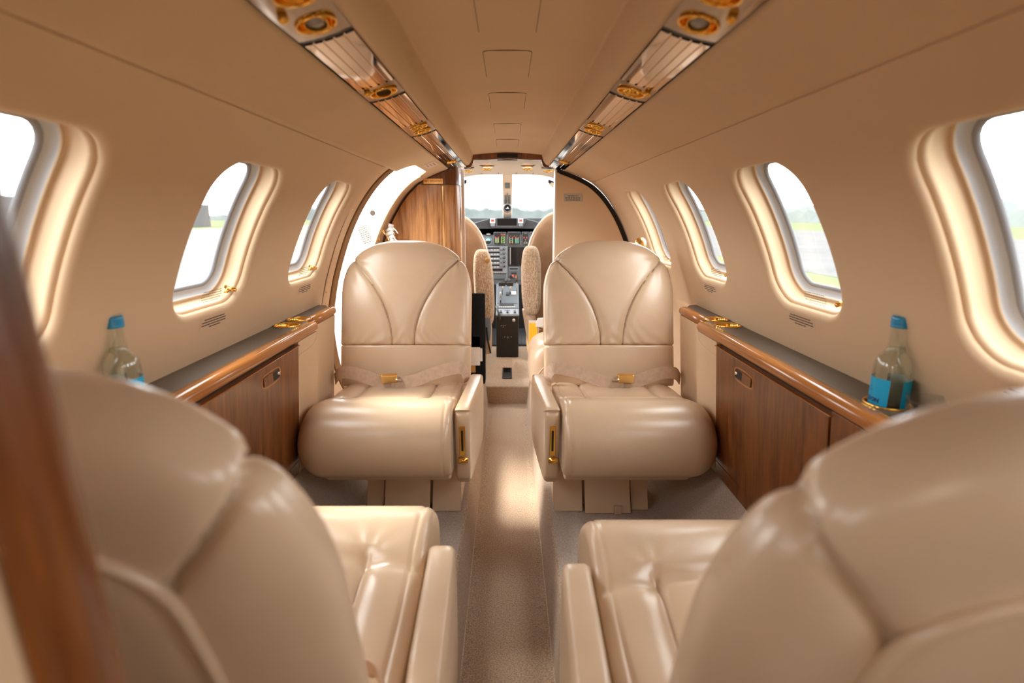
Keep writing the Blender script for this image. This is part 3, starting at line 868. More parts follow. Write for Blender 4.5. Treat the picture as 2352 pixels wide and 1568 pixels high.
bottle(-.680, .912, math.radians(13), 'water bottle with blue cap and label on the left ledge, behind the near left seat')
bottle(.680, .912, math.radians(170), 'water bottle with blue cap and label in a gold cup holder, right ledge')
m = MB().lathe([(.0001,0),(.029,0),(.031,.003),(.0375,.086),(.0381,.088),(.0372,.088),(.0300,.008),(.0001,.007)], (0,0,0), 56)
g = m.build('glass_tumbler', M['tumbler'], None, smooth=True); g.location = (.680, .812, .768)
tag(g, 'clear glass tumbler in front of the bottle on the right ledge', 'glass')

# ------------------------------------------------------------------ entrance door on the left
def entrance():
    # surround trim band aft of the opening, follows the profile down to the floor
    root = thing('door_1', '', 'door', (-.7, 2.4, .17)); root['kind'] = 'structure'; del root['label']
    def strip(y0, y1, off, s0, s1, name, m, thick=.012, ns=50, par=root):
        mb_ = MB(); loops = []
        for k in range(ns+1):
            s = s0+(s1-s0)*k/ns
            loops.append([W(-1, y0, s, off), W(-1, y1, s, off), W(-1, y1, s, off+thick), W(-1, y0, s, off+thick)])
        mb_.loft(loops, True, True, True); return mb_.build(name, m, par, bevel=.003)
    s0 = s_at_z(1.33); s1 = SL[-1]-.01
    strip(2.072, 2.150, .006, s0, s1, 'frame_trim', M['liner'])
    strip(2.154, 2.206, .014, s0, s1, 'frame_trim', M['liner'], .05)
    strip(2.150, 2.154, .022, s0, s1, 'frame_seal', M['seal'], .02); strip(2.068, 2.0725, .012, s0, s1, 'frame_seal', M['seal'], .02)
    strip(2.207, 2.275, .008, s0, s1, 'rebate', M['tanseal'], .10)
    mb_ = MB(); loops = []
    for k in range(31):
        t = k/30; s = s_at_z(1.16)+(S_LEDGE-s_at_z(1.16))*t; w_ = .013*math.sin(PI*min(1, t*1.25+.0)**.8*.5)*(1 if t < .8 else (1-t)/.2*.7+.3)
        loops.append([W(-1, 2.064, s, -.0008), W(-1, 2.064+w_, s, -.0008)])
    mb_.loft(loops, closed=False); mb_.build('frame_gap_shade', M['tanseal'], root)  # dark wedge sheet painting the shadow past the wall panel edge
    for k in range(6):
        s = s0+.06+k*.17; p = Vector(W(-1, 2.112, s, .0035))
        m = MB(); m.lathe([(.0001,.0015),(.003,.001),(.0035,-.001)], p, 10, Matrix.Rotation(PI/2, 4, 'Y')); m.build('screw', M['gold'], root, smooth=True)
    # forward jamb: rounded liner trim and white painted frame beyond
    strip(2.715, 2.765, -.004, s_at_z(1.335), s_at_z(.55), 'frame_trim', M['liner'], .02)
    strip(2.765, 3.10, .004, s_at_z(1.36), s1, 'frame_trim', M['liner'], .02)
    m = MB()
    loops = []
    for k in range(40):
        s = s_at_z(1.345)+(s1-s_at_z(1.345))*k/39
        loops.append([W(-1, 2.735, s, .014), W(-1, 2.735, s, .13+.02*math.sin(k*.12)), W(-1, 2.80, s, .15+.02*math.sin(k*.12)), W(-1, 2.80, s, .014)])
    m.loft(loops, True, True, True); j = m.build('white_jamb', M['white'], root, smooth=False)
    # top lintel
    m = MB(); s = s_at_z(1.352)
    m.loft([[W(-1, y, s, .013), W(-1, y, s, .10), W(-1, y, s-.05, .10), W(-1, y, s-.05, .013)] for y in (2.20, 2.80)], True, True, True)
    m.build('lintel', M['liner'], root)
    # lock bore and placard on the jamb
    p = Vector((-.665, 2.733, 1.160))
    R = Matrix.Rotation(PI/2, 4, 'X')
    MB().lathe([(.0225,0),(.0225,.004),(.019,.005),(.013,.005),(.013,.0)], p, 30, R).build('latch_ring', M['white'], root, smooth=True)
    MB().lathe([(.013,.004),(.0001,.0042)], p, 24, R).build('latch_bore', M['dtext'], root, smooth=True)
    m = MB(); mt = Matrix.Translation((-.708, 2.7335, 1.055)) @ Matrix.Rotation(-.35, 4, 'Y')
    m.box(-.028, .028, -.0005, .0005, -.050, .050, mt); m.build('placard', M['gplac'], root)
    m = MB(); rr = random.Random(4)
    for r in range(9):
        xx = -.024
        while xx < .022:
            Lw = min(rr.uniform(.004, .012), .024-xx)
            m.box(xx, xx+Lw, -.0012, -.0006, .040-r*.0098, .043-r*.0098, mt); xx += Lw+.003
    m.build('placard_text', M['dtext'], root)
    return root
entrance()
# open lower stair door outside with its rail
st = thing('boarding_stair', 'white boarding stair door with rail, outside the open doorway at left', 'stairs', (-1.2, 2.45, -.8))
m = MB()
for k in range(3): m.box(-1.0-.26*k, -.78-.26*k, 2.25, 2.72, .02-.24*k-.03, .02-.24*k)
m.build('step', M['white'], st, bevel=.006)
m = MB(); m.tube([(-.78, 2.74, .88), (-.95, 2.74, .93), (-1.7, 2.74, .30)], .017, 12); m.build('handrail', M['white'], st, smooth=True)
m = MB(); m.tube([(-.83, 2.95, .0), (-.83, 2.93, .98)], .011, 12); m.build('strut', M['alu'], st, smooth=True)
# robe hook / rope tie by the cabinet
rt = thing('door_handle_cord', 'gold door catch with a white knotted cord beside the forward walnut cabinet', 'door catch', (-.66, 2.83, 1.0))
m = MB(); m.tube([(-.655, 2.80, 1.02), (-.66, 2.79, 1.06), (-.635, 2.79, 1.075), (-.615, 2.80, 1.05), (-.60, 2.80, 1.02)], .008, 12); m.build('catch', M['goldp'], rt, smooth=True)
m = MB()
for k in range(5):
    a = k*1.3; m.tube([(-.605+.012*math.cos(a), 2.79, 1.02+.018*k), (-.590+.010*math.sin(a), 2.78, 1.03+.018*k), (-.580, 2.79, 1.022+.018*k)], .0095, 10)
m.tube([(-.58, 2.785, 1.09), (-.565, 2.78, 1.075), (-.555, 2.78, 1.06)], .003, 8); m.tube([(-.585, 2.785, 1.06), (-.57, 2.78, 1.03), (-.555, 2.78, 1.02)], .003, 8)
m.build('cord', M['white'], rt, smooth=True)
# belly strip below the door
mb = MB(); mb.box(-.80, -.50, 2.03, 3.2, .10, .168); o = mb.build('trim_3', M['carpet2']); struct(o)

# ------------------------------------------------------------------ forward walnut cabinet (left)
def cabinet():
    root = thing('wardrobe_cabinet', 'tall walnut cabinet left of the cockpit opening with a no smoking sign', 'cabinet', (-.45, 2.95, ZP))
    xi, yf, r = -.252, 2.885, .075
    def plan(xo, inset=0):
        pts = [(xo, yf+inset)]
        pts += [(xi-r+(r-inset)*math.sin(a), yf+r-(r-inset)*math.cos(a)) for a in [PI/2*k/12 for k in range(13)]]
        pts += [(xi-inset, 3.10), (xo, 3.10)]
        return pts
    pts = [p for p in PF if p[1] > ZP+.01][::3]
    def body(z0, z1, inset, nm, m_):
        mb_ = MB(); loops = []
        zs = [z0+(z1-z0)*k/24 for k in range(25)]
        for z in zs:
            x, _, _, _ = prof(s_at_z(z)) if z < 1.383 else (.30, 0, 0, 0)
            if z > 1.384: x = .2225+.0775*(1.4065-z)/.0225
            xo = -max(x-.012, .262)
            pp = plan(xo, inset)
            q = [(max(a, xo) if a < xo else a, b) for a, b in pp]
            loops.append([(a, b, z) for a, b in q])
        mb_.loft(loops, True, True, True); return mb_.build(nm, m_, root, smooth=False)
    a = body(.175, 1.303, 0, 'carcass', M['woodl']); b = body(1.3055, 1.398, 0, 'upper_fascia', M['wood'])
    for o_ in (a, b):
        for p in o_.data.polygons: p.use_smooth = True
        o_.modifiers.new('e', 'EDGE_SPLIT').split_angle = math.radians(30)
    m = MB(); m.box(-.337, -.332, yf-.0025, yf+.001, .30, 1.297); m.build('brass_strip', M['goldp'], root)
    m = MB(); m.box(xi-.001, xi+.004, 2.955, 2.962, .25, 1.303); m.build('edge_strip', M['chrome'], root)
    m = MB(); m.box(xi-.02, xi+.012, 3.10, 3.115, .2, 1.41); m.build('edge_trim', M['white'], root)
    sg = MB().box(-.4325, -.3325, yf-.003, yf-.0002, 1.308, 1.334).build('no_smoking_sign', M['sign'], root, bevel=.001)
    vs, fs = text_mesh('NO  SMOKING', .0165, 0, 1.1)
    m = MB(); m.add([(-.3825+x*.76, yf-.0036, 1.321+y*.86) for x, y, _ in vs], fs); t = m.build('lettering', M['dtext'], sg)
cabinet()
# fire-exit style placard on the upper left liner
pl = thing('warning_placard', 'small placard with red lettering on the ceiling panel above the open door', 'placard', W(-1, 2.55, s_at_z(1.365), 0))
def onl(y, s, off): return W(-1, y, s, off)
sa, sb = s_at_z(1.378), s_at_z(1.358)
m = MB(); m.add([onl(2.44, sa, -.001), onl(2.60, sa, -.001), onl(2.60, sb, -.001), onl(2.44, sb, -.001)], [(0,1,2,3)]); m.build('plate', M['cream'], pl)
m = MB()
for k in range(3):
    ss = sa+(sb-sa)*(.2+.26*k); m.add([onl(2.47, ss, -.0016), onl(2.57-.01*k, ss, -.0016), onl(2.57-.01*k, ss+.0035, -.0016), onl(2.47, ss+.0035, -.0016)], [(0,1,2,3)])
m.build('lettering', M['rtext'], pl)

# ------------------------------------------------------------------ right divider
def divider():
    root = thing('divider_panel', 'beige divider panel right of the cockpit opening, with black curved seal', 'divider', (.45, 3.0, ZP))
    pts = [p for p in PF if p[1] > ZP+.02][::3]
    def shape(inset):
        r = [(x-inset*1.0, z-(inset*.9 if z > .9 else inset*.3)) for x, z in pts]
        r = [p for p in r if p[0] > .262]
        return [(.258, .18), (.258, 1.398-inset)]+r
    m = MB(); m.prism(shape(.002), 2.985, 3.02, 'y'); m.build('seal', M['seal'], root)
    m = MB(); m.prism([(x if x < .26 else x, z) for x, z in shape(.022)], 2.962, 2.986, 'y'); m.build('panel', M['liner'], root, bevel=.004)
    m = MB(); m.box(.252, .262, 2.965, 3.04, .18, 1.385); m.build('edge_trim', M['white'], root, bevel=.002)
    p_ = MB().box(.300, .398, 2.9595, 2.9615, 1.222, 1.262).build('placard', M['gplac'], root, bevel=.0005)
    m = MB(); rr = random.Random(2)
    for r, (a, b) in enumerate([(.322,.376),(.308,.390),(.312,.386)]):
        x = a
        while x < b:
            Lw = min(rr.uniform(.006,.014), b-x); m.box(x, x+Lw, 2.9588, 2.9596, 1.249-r*.0105, 1.2525-r*.0105); x += Lw+.003
    m.build('lettering', M['dtext'], p_)
divider()
# gold lamp behind the right seat
gl = thing('wall_lamp', 'small gold lamp knob peeking over the forward right seat', 'lamp', (.62, 2.35, .98))
MB().lathe([(.0001,.045),(.012,.044),(.021,.036),(.025,.024),(.026,.010),(.024,.0),(.020,-.004)], (.575,2.36,1.010), 24).build('cap', M['goldp'], gl, smooth=True)
MB().lathe([(.020,.0),(.018,-.01),(.018,-.20)], (.575,2.36,1.008), 20).build('stem', M['gold'], gl, smooth=True)

# ------------------------------------------------------------------ header over the cockpit opening
def header():
    root = thing('cockpit_header', 'arched walnut header with a dark display above the cockpit opening', 'header', (0, 3.0, 1.45))
    top = [(x, z-.0015) for x, z in full if abs(x) <= .2225]
    def lower(x, z):
        a = abs(x)
        if a < .15: return z-.030
        if a < .19: return z-.030+.010*(a-.15)/.04
        return z-.020+.012*min(1, (a-.19)/.03)
    m = MB()
    n = len(top); vs = []
    for y in (2.99, 3.02):
        vs += [(x, y, z+.003) for x, z in top]+[(x*.985, y, lower(x, z)) for x, z in top]
    fs = []
    for i in range(n-1):
        fs += [(i, i+1, n+i+1, n+i), (2*n+i, 2*n+n+i, 2*n+n+i+1, 2*n+i+1), (n+i, n+i+1, 3*n+i+1, 3*n+i)]
    m.add(vs, fs); m.build('arch', M['wood'], root)
    m = MB(); m.box(-.054, .054, 2.984, 2.992, 1.4475, 1.4675); d = m.build('display', M['screen'], root, bevel=.002)
header()

# ------------------------------------------------------------------ cockpit
def cockpit():
    # overhead panel
    root = thing('cockpit_overhead', 'cream overhead panel above the windscreen with gold vents', 'overhead panel', (0, 3.4, 1.44))
    m = MB(); xs = [-.46+.92*k/24 for k in range(25)]
    loops = []
    for y, zc_, w in ((3.02, 1.447, 1.0), (3.2, 1.452, 1.0), (3.45, 1.449, .98), (3.62, 1.433, .94), (3.70, 1.424, .92), (3.76, 1.418, .90), (3.80, 1.428, .9)):
        loops.append([(x*w, y, zc_-.08*abs(x/.46)**4) for x in xs])
    loops.append([(x*.9, 3.82, 1.47-.08*abs(x/.46)**4) for x in xs]); loops.append([(x, 3.0, 1.50-.08*abs(x/.46)**4) for x in xs])
    m.loft(loops, closed=False); m.build('panel', M['cream'], root, smooth=True)
    for x, y, t in ((-.25, 3.50, 0), (-.125, 3.44, 1), (.125, 3.44, 1), (.255, 3.50, 0)):
        z = 1.449-.08*abs(x/.46)**4
        R = Matrix.Rotation(PI, 4, 'X') @ Matrix.Rotation(.3, 4, 'X')
        v = MB().lathe([(.046,-.002),(.046,.006),(.040,.010),(.034,.010)], (x, y, z), 28, R).build('bezel', M['cream'], root, smooth=True)
        MB().lathe([(.034,.0),(.034,.016),(.028,.024),(.020,.026),(.017,.018)], (x, y, z), 28, R).build('air_vent', M['gold'], v, smooth=True)
        MB().lathe([(.019,.020),(.0001,.021)], (x, y, z), 20, R).build('vent_hole', M['black'], v, smooth=True)
    m = MB()
    for x in (-.30, -.17, -.06, .06, .17, .30):
        m.lathe([(.0045,-.002),(.0045,.003),(.0001,.0035)], (x, 3.70, 1.424-.08*abs(x/.46)**4), 10, Matrix.Rotation(PI, 4, 'X'))
    m.build('screws', M['dtext'], root, smooth=True)
    m = MB(); m.tube([(-.055, 3.06, 1.444), (.055, 3.06, 1.444)], .004, 8); m.build('grab_slot', M['dtext'], root, smooth=True)

    # windscreen frame + panes
    root = thing('windscreen', 'cream framed windscreen with centre post ahead of the pilots', 'windscreen', (0, 4.3, 1.2))
    m = MB(); m.loft([[(-.036, 3.80, 1.425), (.036, 3.80, 1.425), (.036, 3.85, 1.425), (-.036, 3.85, 1.425)], [(-.034, 4.28, 1.13), (.034, 4.28, 1.13), (.034, 4.34, 1.13), (-.034, 4.34, 1.13)]], True, True, True)
    m.build('centre_post', M['cream'], root, bevel=.006)
    # fittings down the centre post
    def onpost(t, dx, w, h, nm, mm, lift=.006):
        y = 3.80+.48*t; z = 1.425-.295*t; d = Vector((0, .48, -.295)).normalized(); nrm = Vector((0, -.295, -.48)).normalized()
        mt = Matrix((( 1,0,0,dx), (0, nrm.y, d.y, y), (0, nrm.z, d.z, z), (0,0,0,1)))
        b_ = MB(); b_.box(-w/2, w/2, 0, lift, -h/2, h/2, mt); return b_.build(nm, mm, root, bevel=.0015)
    onpost(.22, 0, .035, .05, 'post_bracket', M['panell'], .012)
    onpost(.55, -.016, .012, .13, 'post_gauge', M['panell'], .008); onpost(.55, .016, .012, .13, 'post_gauge', M['panell'], .008)
    onpost(.60, 0, .004, .26, 'post_rod', M['chrome'], .012)
    onpost(.80, -.018, .016, .012, 'post_clip', M['orange'], .01); onpost(.80, .018, .016, .012, 'post_clip', M['orange'], .01)
    cp_ = MB().lathe([(.030,0),(.032,.02),(.029,.034),(.024,.034),(.022,.028)], (0, 4.06, 1.205), 32, Matrix.Rotation(PI/2, 4, 'X')).build('compass', M['panelg'], root, smooth=True)
    MB().lathe([(.023,.029),(.0001,.031)], (0, 4.06, 1.205), 30, Matrix.Rotation(PI/2, 4, 'X')).build('compass_face', M['screen'], cp_, smooth=True)
    m = MB(); m.box(-.012, .012, 4.027, 4.0285, 1.200, 1.206); m.box(-.002, .006, 4.027, 4.0285, 1.206, 1.213); m.build('compass_card', M['mark'], cp_)
    # side posts and sills
    for sg in (-1, 1):
        m = MB(); m.tube([(sg*.42, 3.80, 1.345), (sg*.60, 4.05, 1.15), (sg*.66, 4.2, 1.02)], .022, 12); m.build('side_post', M['cream'], root, smooth=True)
        m = MB(); m.add([(sg*.03, 3.83, 1.43), (sg*.42, 3.83, 1.345), (sg*.64, 4.25, 1.05), (sg*.03, 4.33, 1.12)], [(0,1,2,3)]); m.build('pane', M['glass'], root)
        # folded sun visor with its arm
        m = MB(); m.loft([[(sg*.34, 3.66, 1.385), (sg*.44, 3.62, 1.34), (sg*.45, 3.63, 1.20), (sg*.405, 3.66, 1.23), (sg*.27, 3.70, 1.355)], [(sg*.34, 3.664, 1.385), (sg*.44, 3.624, 1.34), (sg*.45, 3.634, 1.20), (sg*.405, 3.664, 1.23), (sg*.27, 3.704, 1.355)]], True, True, True)
        sv = m.build('sun_visor', M['white'], None, bevel=.001)
        tag(sv, 'pale folded sun visor hanging at the %s side of the windscreen' % ('left' if sg < 0 else 'right'), 'sun visor')
        m = MB(); m.tube([(sg*.335, 3.60, 1.375), (sg*.30, 3.60, 1.36), (sg*.262, 3.60, 1.372)], .0055, 8); m.lathe([(.0001,-.012),(.012,-.006),(.012,.006),(.0001,.012)], (sg*.272, 3.60, 1.362), 14); m.build('visor_arm', M['black'], sv, smooth=True)
    # nose shell: side walls lower
    for sg, nm in ((-1, 'wall_cockpit_left'), (1, 'wall_cockpit_right')):
        m = MB(); loops = []
        for y, sc_ in ((3.025, 1), (3.4, .99), (3.8, .96), (4.3, .90), (4.95, .80)):
            loops.append([(sg*x*sc_, y, z) for x, z in [(.30,1.384),(.45,1.318),(.56,1.21)]+[(.60,1.14),(.65,1.04),(.70,.89),(.73,.75),(.735,.6),(.70,.45),(.60,.27),(.5,.12)]] if y < 3.3 else [(sg*x*sc_, y, z) for x, z in [(.66,1.02)]*3+[(.66,1.02),(.665,1.01),(.70,.89),(.73,.75),(.735,.6),(.70,.45),(.60,.27),(.5,.12)]])
        m.loft(loops, closed=False); o_ = m.build(nm, M['cream']); struct(o_)
    # cockpit rear top gap closers
    m = MB(); m.prism([(-.47, 1.35), (-.26, 1.40), (.26, 1.40), (.47, 1.35), (.47, 1.55), (-.47, 1.55)], 3.815, 3.83, 'y')
    m = MB(); m.box(-.75, .75, 4.95, 5.0, .0, 1.13); o_ = m.build('wall_front', M['paneld']); struct(o_)

    # ---------------- instrument panel
    root = thing('instrument_panel', 'grey cockpit instrument panel with gauges, radios and a dark screen', 'instrument panel', (0, 4.3, .7))
    YP = 4.235
    PX = .003365   # metres per reference unit at the panel
    def X(u): return (u-1165.5)*PX
    def Z(v): return 1.14-(v-499)*PX*.985
    YG = YP+.034
    # glareshield
    m = MB(); pts = [(-.62, Z(527)), (-.62, 1.02), (-.42, 1.06), (-.30, 1.085), (-.19, 1.118), (-.10, 1.134), (0, 1.138), (.10, 1.134), (.19, 1.118), (.30, 1.085), (.42, 1.06), (.62, 1.02), (.62, Z(527))]
    m.prism(pts, YG-.045, YG+.35, 'y'); gs = m.build('glareshield', M['paneld'], root, bevel=.008)
    m = MB(); m.prism([(X(1120), Z(501)), (X(1211), Z(501)), (X(1200), Z(524)), (X(1129), Z(524))], YG-.062, YG-.045, 'y'); m.build('annunciator_housing', mat('dark_housing', (.03, .03, .033), .5), gs, bevel=.004)
    m = MB(); m.box(X(1142), X(1187), YG-.068, YG-.061, Z(518), Z(501.5)); m.build('annunciator_screen', M['screen'], gs, bevel=.001)
    m = MB(); m.box(X(1140.5), X(1188.5), YG-.066, YG-.0615, Z(519.5), Z(500.8)); m.build('screen_bezel', M['panelg'], gs)
    for u in (1132, 1195.5):
        m = MB(); m.box(X(u-5.5), X(u+5.5), YG-.072, YG-.061, Z(512), Z(502)); m.build('warning_light_bezel', M['white'], gs, bevel=.002)
        m = MB(); m.box(X(u-3.8), X(u+3.8), YG-.074, YG-.071, Z(509), Z(503.5)); m.build('warning_light', M['dred'], gs)
        m = MB(); m.box(X(u-4.5), X(u+4.5), YG-.068, YG-.061, Z(519), Z(513)); m.build('push_button', M['panell'], gs, bevel=.001)
    # face
    m = MB(); m.box(-.62, .62, YP, YP+.04, Z(655), Z(526.5)); m.build('face', M['panelg'], root)
    m = MB(); m.box(X(1105), X(1247), YP-.004, YP, Z(563), Z(528)); m.build('gauge_plate', M['panelg'], root, bevel=.001)
    def bx(u0, u1, v0, v1, d, nm, mm, par=root, bev=0):
        return MB().box(X(u0), X(u1), YP-d, YP-.002, Z(v1), Z(v0)).build(nm, mm, par, bevel=bev)
    # twin tape gauges
    def gauge(u0, u1, v0, v1, tapes):
        g_ = bx(u0, u1, v0, v1, .012, 'tape_gauge', M['black'], bev=.003)
        b_ = MB()
        b_.tube([(X(u0), YP-.012, Z(v0)), (X(u1), YP-.012, Z(v0)), (X(u1), YP-.012, Z(v1)), (X(u0), YP-.012, Z(v1)), (X(u0), YP-.012, Z(v0))], .0018, 6); b_.build('gauge_rim', M['panell'], g_)
        groups = {}
        for u, va, vb, col in tapes: groups.setdefault(col, MB()).box(X(u-.55), X(u+.55), YP-.0135, YP-.0118, Z(vb), Z(va))
        for col, mb_ in groups.items(): mb_.build('tape_marks', M[col], g_)
    gauge(1134.5, 1162, 533, 561.5, [(1138.5,547,557,'green'),(1144.5,547,557,'green'),(1141.5,545,558,'knob'),(1138,543,547,'red'),(1145,543,547,'red'),(1152.5,542,558,'green'),(1158,542,558,'green'),(1151.5,536,539.5,'red'),(1158.5,536,539.5,'red'),(1155.2,537,538,'mark'),(1155.2,541,542,'mark'),(1155.2,546,547,'mark'),(1155.2,551,552,'mark'),(1155.2,556,557,'mark')])
    gauge(1166.5, 1195, 532.5, 561.5, [(1171,547,554,'teal'),(1177,547,554,'teal'),(1171,554,558,'orange'),(1177,554,558,'orange'),(1170.5,543.5,547,'red'),(1177.5,543.5,547,'red'),(1184.5,547,558,'teal'),(1190.5,547,558,'teal'),(1184,543.5,547,'red'),(1191.5,543.5,547,'red'),(1174,546,547,'mark'),(1174,551,552,'mark'),(1174,556,557,'mark'),(1187.5,545,558,'knob'),(1181,541,542,'mark'),(1173,541,541.6,'placard'),(1187,541,541.6,'placard')])
    gauge(1199, 1215, 532.5, 561.5, [(1203.5,543.5,547,'red'),(1210,543.5,547,'red'),(1207,549,550,'mark'),(1207,553,554,'mark'),(1207,557,558,'mark'),(1205.5,535,535.8,'mark'),(1208.5,535,535.8,'mark'),(1204,555,559,'knob'),(1210,555,559,'knob')])
    gauge(1218, 1245, 532.5, 561.5, [(1222,543.5,547,'red'),(1228,547,558,'teal'),(1235,547,558,'teal')])
    # attitude gauge and counter
    a_ = MB().lathe([(.031,0),(.031,.008),(.026,.010),(.026,.006)], (X(1121), YP, Z(553)), 32, Matrix.Rotation(PI/2, 4, 'X')).build('attitude_gauge', M['panell'], root, smooth=True)
    MB().lathe([(.026,.005),(.0001,.0052)], (X(1121), YP, Z(553)), 30, Matrix.Rotation(PI/2, 4, 'X')).build('gauge_face', M['black'], a_)
    m = MB(); m.prism([(X(1121)+.020*math.cos(a), Z(553)+.003+.018*math.sin(a)) for a in [PI*k/12 for k in range(13)]], YP-.008, YP-.0055, 'y'); m.build('sky_half', M['cyan'], a_)
    m = MB(); m.box(X(1115), X(1117), YP-.0088, YP-.006, Z(554), Z(551)); m.build('pointer', M['orange'], a_)
    c_ = bx(1116, 1127, 533.5, 540.5, .01, 'counter', M['black'], bev=.001)
    m = MB(); [m.box(X(1118.2+3*k), X(1119.8+3*k), YP-.0112, YP-.0098, Z(538.5), Z(536)) for k in range(3)]; m.build('digits', M['mark'], c_)
    # radio stack
    rs = bx(1100, 1166, 564.5, 640, .006, 'radio_stack', M['panell'], bev=.002)
    for k in range(5):
        v = 567.5+k*9.9
        bx(1112, 1147.5, v, v+3.6, .0085, 'radio_window', M['screen'], rs)
        kn = MB().lathe([(.0105,0),(.0105,.010),(.008,.013),(.0045,.013),(.0045,.020),(.0001,.020)], (X(1157.5), YP-.006, Z(v+3.5)), 20, Matrix.Rotation(PI/2, 4, 'X')).build('radio_knob', M['black'], rs, smooth=True)
        m = MB(); m.lathe([(.0032,.0195),(.0001,.021)], (X(1157.5), YP-.006, Z(v+3.2)), 12, Matrix.Rotation(PI/2, 4, 'X')); m.build('knob_top', M['mark'], rs, smooth=True)
        MB().lathe([(.0045,0),(.004,.012),(.0001,.0125)], (X(1150), YP-.006, Z(v+5.8)), 12, Matrix.Rotation(PI/2, 4, 'X')).build('radio_knob', M['black'], rs, smooth=True)
        m = MB(); m.box(X(1135), X(1138), YP-.009, YP-.006, Z(v+7), Z(v+5)); m.box(X(1141), X(1145), YP-.009, YP-.006, Z(v+7), Z(v+5)); m.box(X(1128), X(1131), YP-.009, YP-.006, Z(v+7), Z(v+5)); m.build('radio_buttons', M['mark'], rs)
    bx(1112, 1154, 617, 622.5, .0085, 'radio_window', M['screen'], rs)
    bx(1110, 1162, 630, 641, .008, 'blank_plate', M['panelg'], rs, .001)
    bx(1110, 1163, 628, 629.6, .0085, 'slot', M['black'], rs)
    m = MB(); [m.box(X(1136+4.5*k), X(1138.6+4.5*k), YP-.0095, YP-.006, Z(627), Z(625)) for k in range(6)]; m.build('radio_buttons', M['knob'], rs)
    # moving map
    mm_ = bx(1167, 1232, 566, 610.5, .010, 'map_display', M['black'], bev=.003)
    bx(1174, 1228, 567.5, 608.5, .0115, 'map_screen', M['screen'], mm_)
    m = MB(); m.box(X(1171.6), X(1172.8), YP-.0135, YP-.009, Z(607), Z(568)); m.build('map_edge', M['knob'], mm_)
    r_ = bx(1168, 1235, 612, 645, .006, 'lower_plate', M['panelg'], bev=.002)
    for (u0, u1, v0, v1, d, mm) in ((1169.5,1191,614.5,621.5,.0105,M['panell']),(1170.5,1190,615.5,619,.0125,M['screen']),(1174.5,1180,625.5,630,.010,M['paneld']),(1181,1186.5,625.5,630,.010,M['paneld']),(1171.5,1189,633,640,.0105,M['black'])):
        bx(u0, u1, v0, v1, d, 'switch', mm, r_, .001)
    bx(1179, 1182, 635, 638.5, .0125, 'switch', M['panell'], r_); bx(1184.5, 1186.5, 633.5, 639.5, .0125, 'switch', M['orange'], r_)

    # ---------------- centre pedestal
    root = thing('centre_pedestal', 'black centre pedestal with throttle levers and grey switch panels', 'console', (0, 4.0, .114))
    m = MB(); m.loft([[(-.083, 3.915, .115), (.083, 3.915, .115), (.083, 4.35, .115), (-.083, 4.35, .115)], [(-.083, 3.93, .425), (.083, 3.93, .425), (.083, 4.35, .425), (-.083, 4.35, .425)]], True, True, True)
    m.build('body', M['black'], root, bevel=.006)
    # sloping deck (y,z) 3.93,.435 -> 4.22,.66
    def deck(t, x, lift): 
        a = Vector((0, 3.925, .432)); b = Vector((0, 4.20, .635)); d = (b-a); p = a+d*t; nrm = Vector((0, -d.z, d.y)).normalized()
        return Vector((x, p.y+nrm.y*lift, p.z+nrm.z*lift))
    def dbox(t0, t1, x0, x1, l0, l1, nm, mm, par=root, bev=.001):
        b_ = MB(); vs = [deck(t, x, l) for x in (x0, x1) for t in (t0, t1) for l in (l0, l1)]
        b_.add(vs, [(0,1,3,2),(4,6,7,5),(0,4,5,1),(2,3,7,6),(0,2,6,4),(1,5,7,3)]); return b_.build(nm, mm, par, bevel=bev)
    dbox(0, 1, -.086, .086, -.03, 0, 'deck', M['panell'])
    dk = dbox(.36, 1, -.078, .080, 0, .004, 'throttle_quadrant', M['panelg'], bev=.002)
    dbox(.205, .35, -.078, .082, 0, .005, 'radio_strip', M['panelg'], bev=.002)
    dbox(.26, .335, -.060, .048, .005, .007, 'strip_display', M['paneld'])
    for k in range(9): dbox(.225, .25, -.060+k*.0135, -.051+k*.0135, .005, .009, 'key', M['mark'], bev=0)
    dbox(.02, .19, -.080, .082, 0, .004, 'rear_switch_plate', M['panell'], bev=.002)
    for x in (-.048, .0, .055): dbox(.06, .12, x-.007, x+.007, .004, .016, 'rocker', M['black'])
    dbox(.13, .145, -.025, .02, .004, .006, 'engraved_bar', M['dtext'])
    for x0 in (-.066, -.006):
        th = MB().box(x0, x0+.052, 4.02, 4.05, .635, .668).build('throttle_lever', M['black'], root, bevel=.006)
        m = MB(); m.tube([(x0+.03, 4.04, .64), (x0+.026, 4.10, .57)], .005, 8); m.build('lever_arm', M['chrome'], th, smooth=True)
    fl_ = MB().box(.062, .078, 4.06, 4.09, .66, .682).build('flap_lever', M['black'], root, bevel=.003)
    m = MB(); m.tube([(.070, 4.075, .665), (.070, 4.11, .58)], .003, 8); m.build('lever_arm', M['knob'], fl_, smooth=True)
    m = MB(); m.tube([(-.052, 4.06, .55), (-.052, 4.03, .588)], [.008, .006], 10); m.build('toggle', M['mark'], root, smooth=True)
    m = MB(); m.tube([(-.052, 4.02, .515), (-.052, 3.99, .535)], .006, 10); m.build('toggle', M['black'], root, smooth=True)
    m = MB(); m.box(.035, .048, 4.10, 4.112, .700, .712); m.build('fire_button', M['red'], root, bevel=.002)
    m = MB(); m.lathe([(.03,0),(.03,.008),(.0001,.008)], (.0, 4.19, .650), 24, Matrix.Rotation(PI/2, 4, 'X')); m.build('trim_wheel', M['black'], root, smooth=True)
    dbox(.62, .72, .030, .066, .004, .010, 'switch_block', M['cream']); dbox(.60, .68, -.012, .012, .004, .014, 'switch_block', M['black'])
    m = MB()
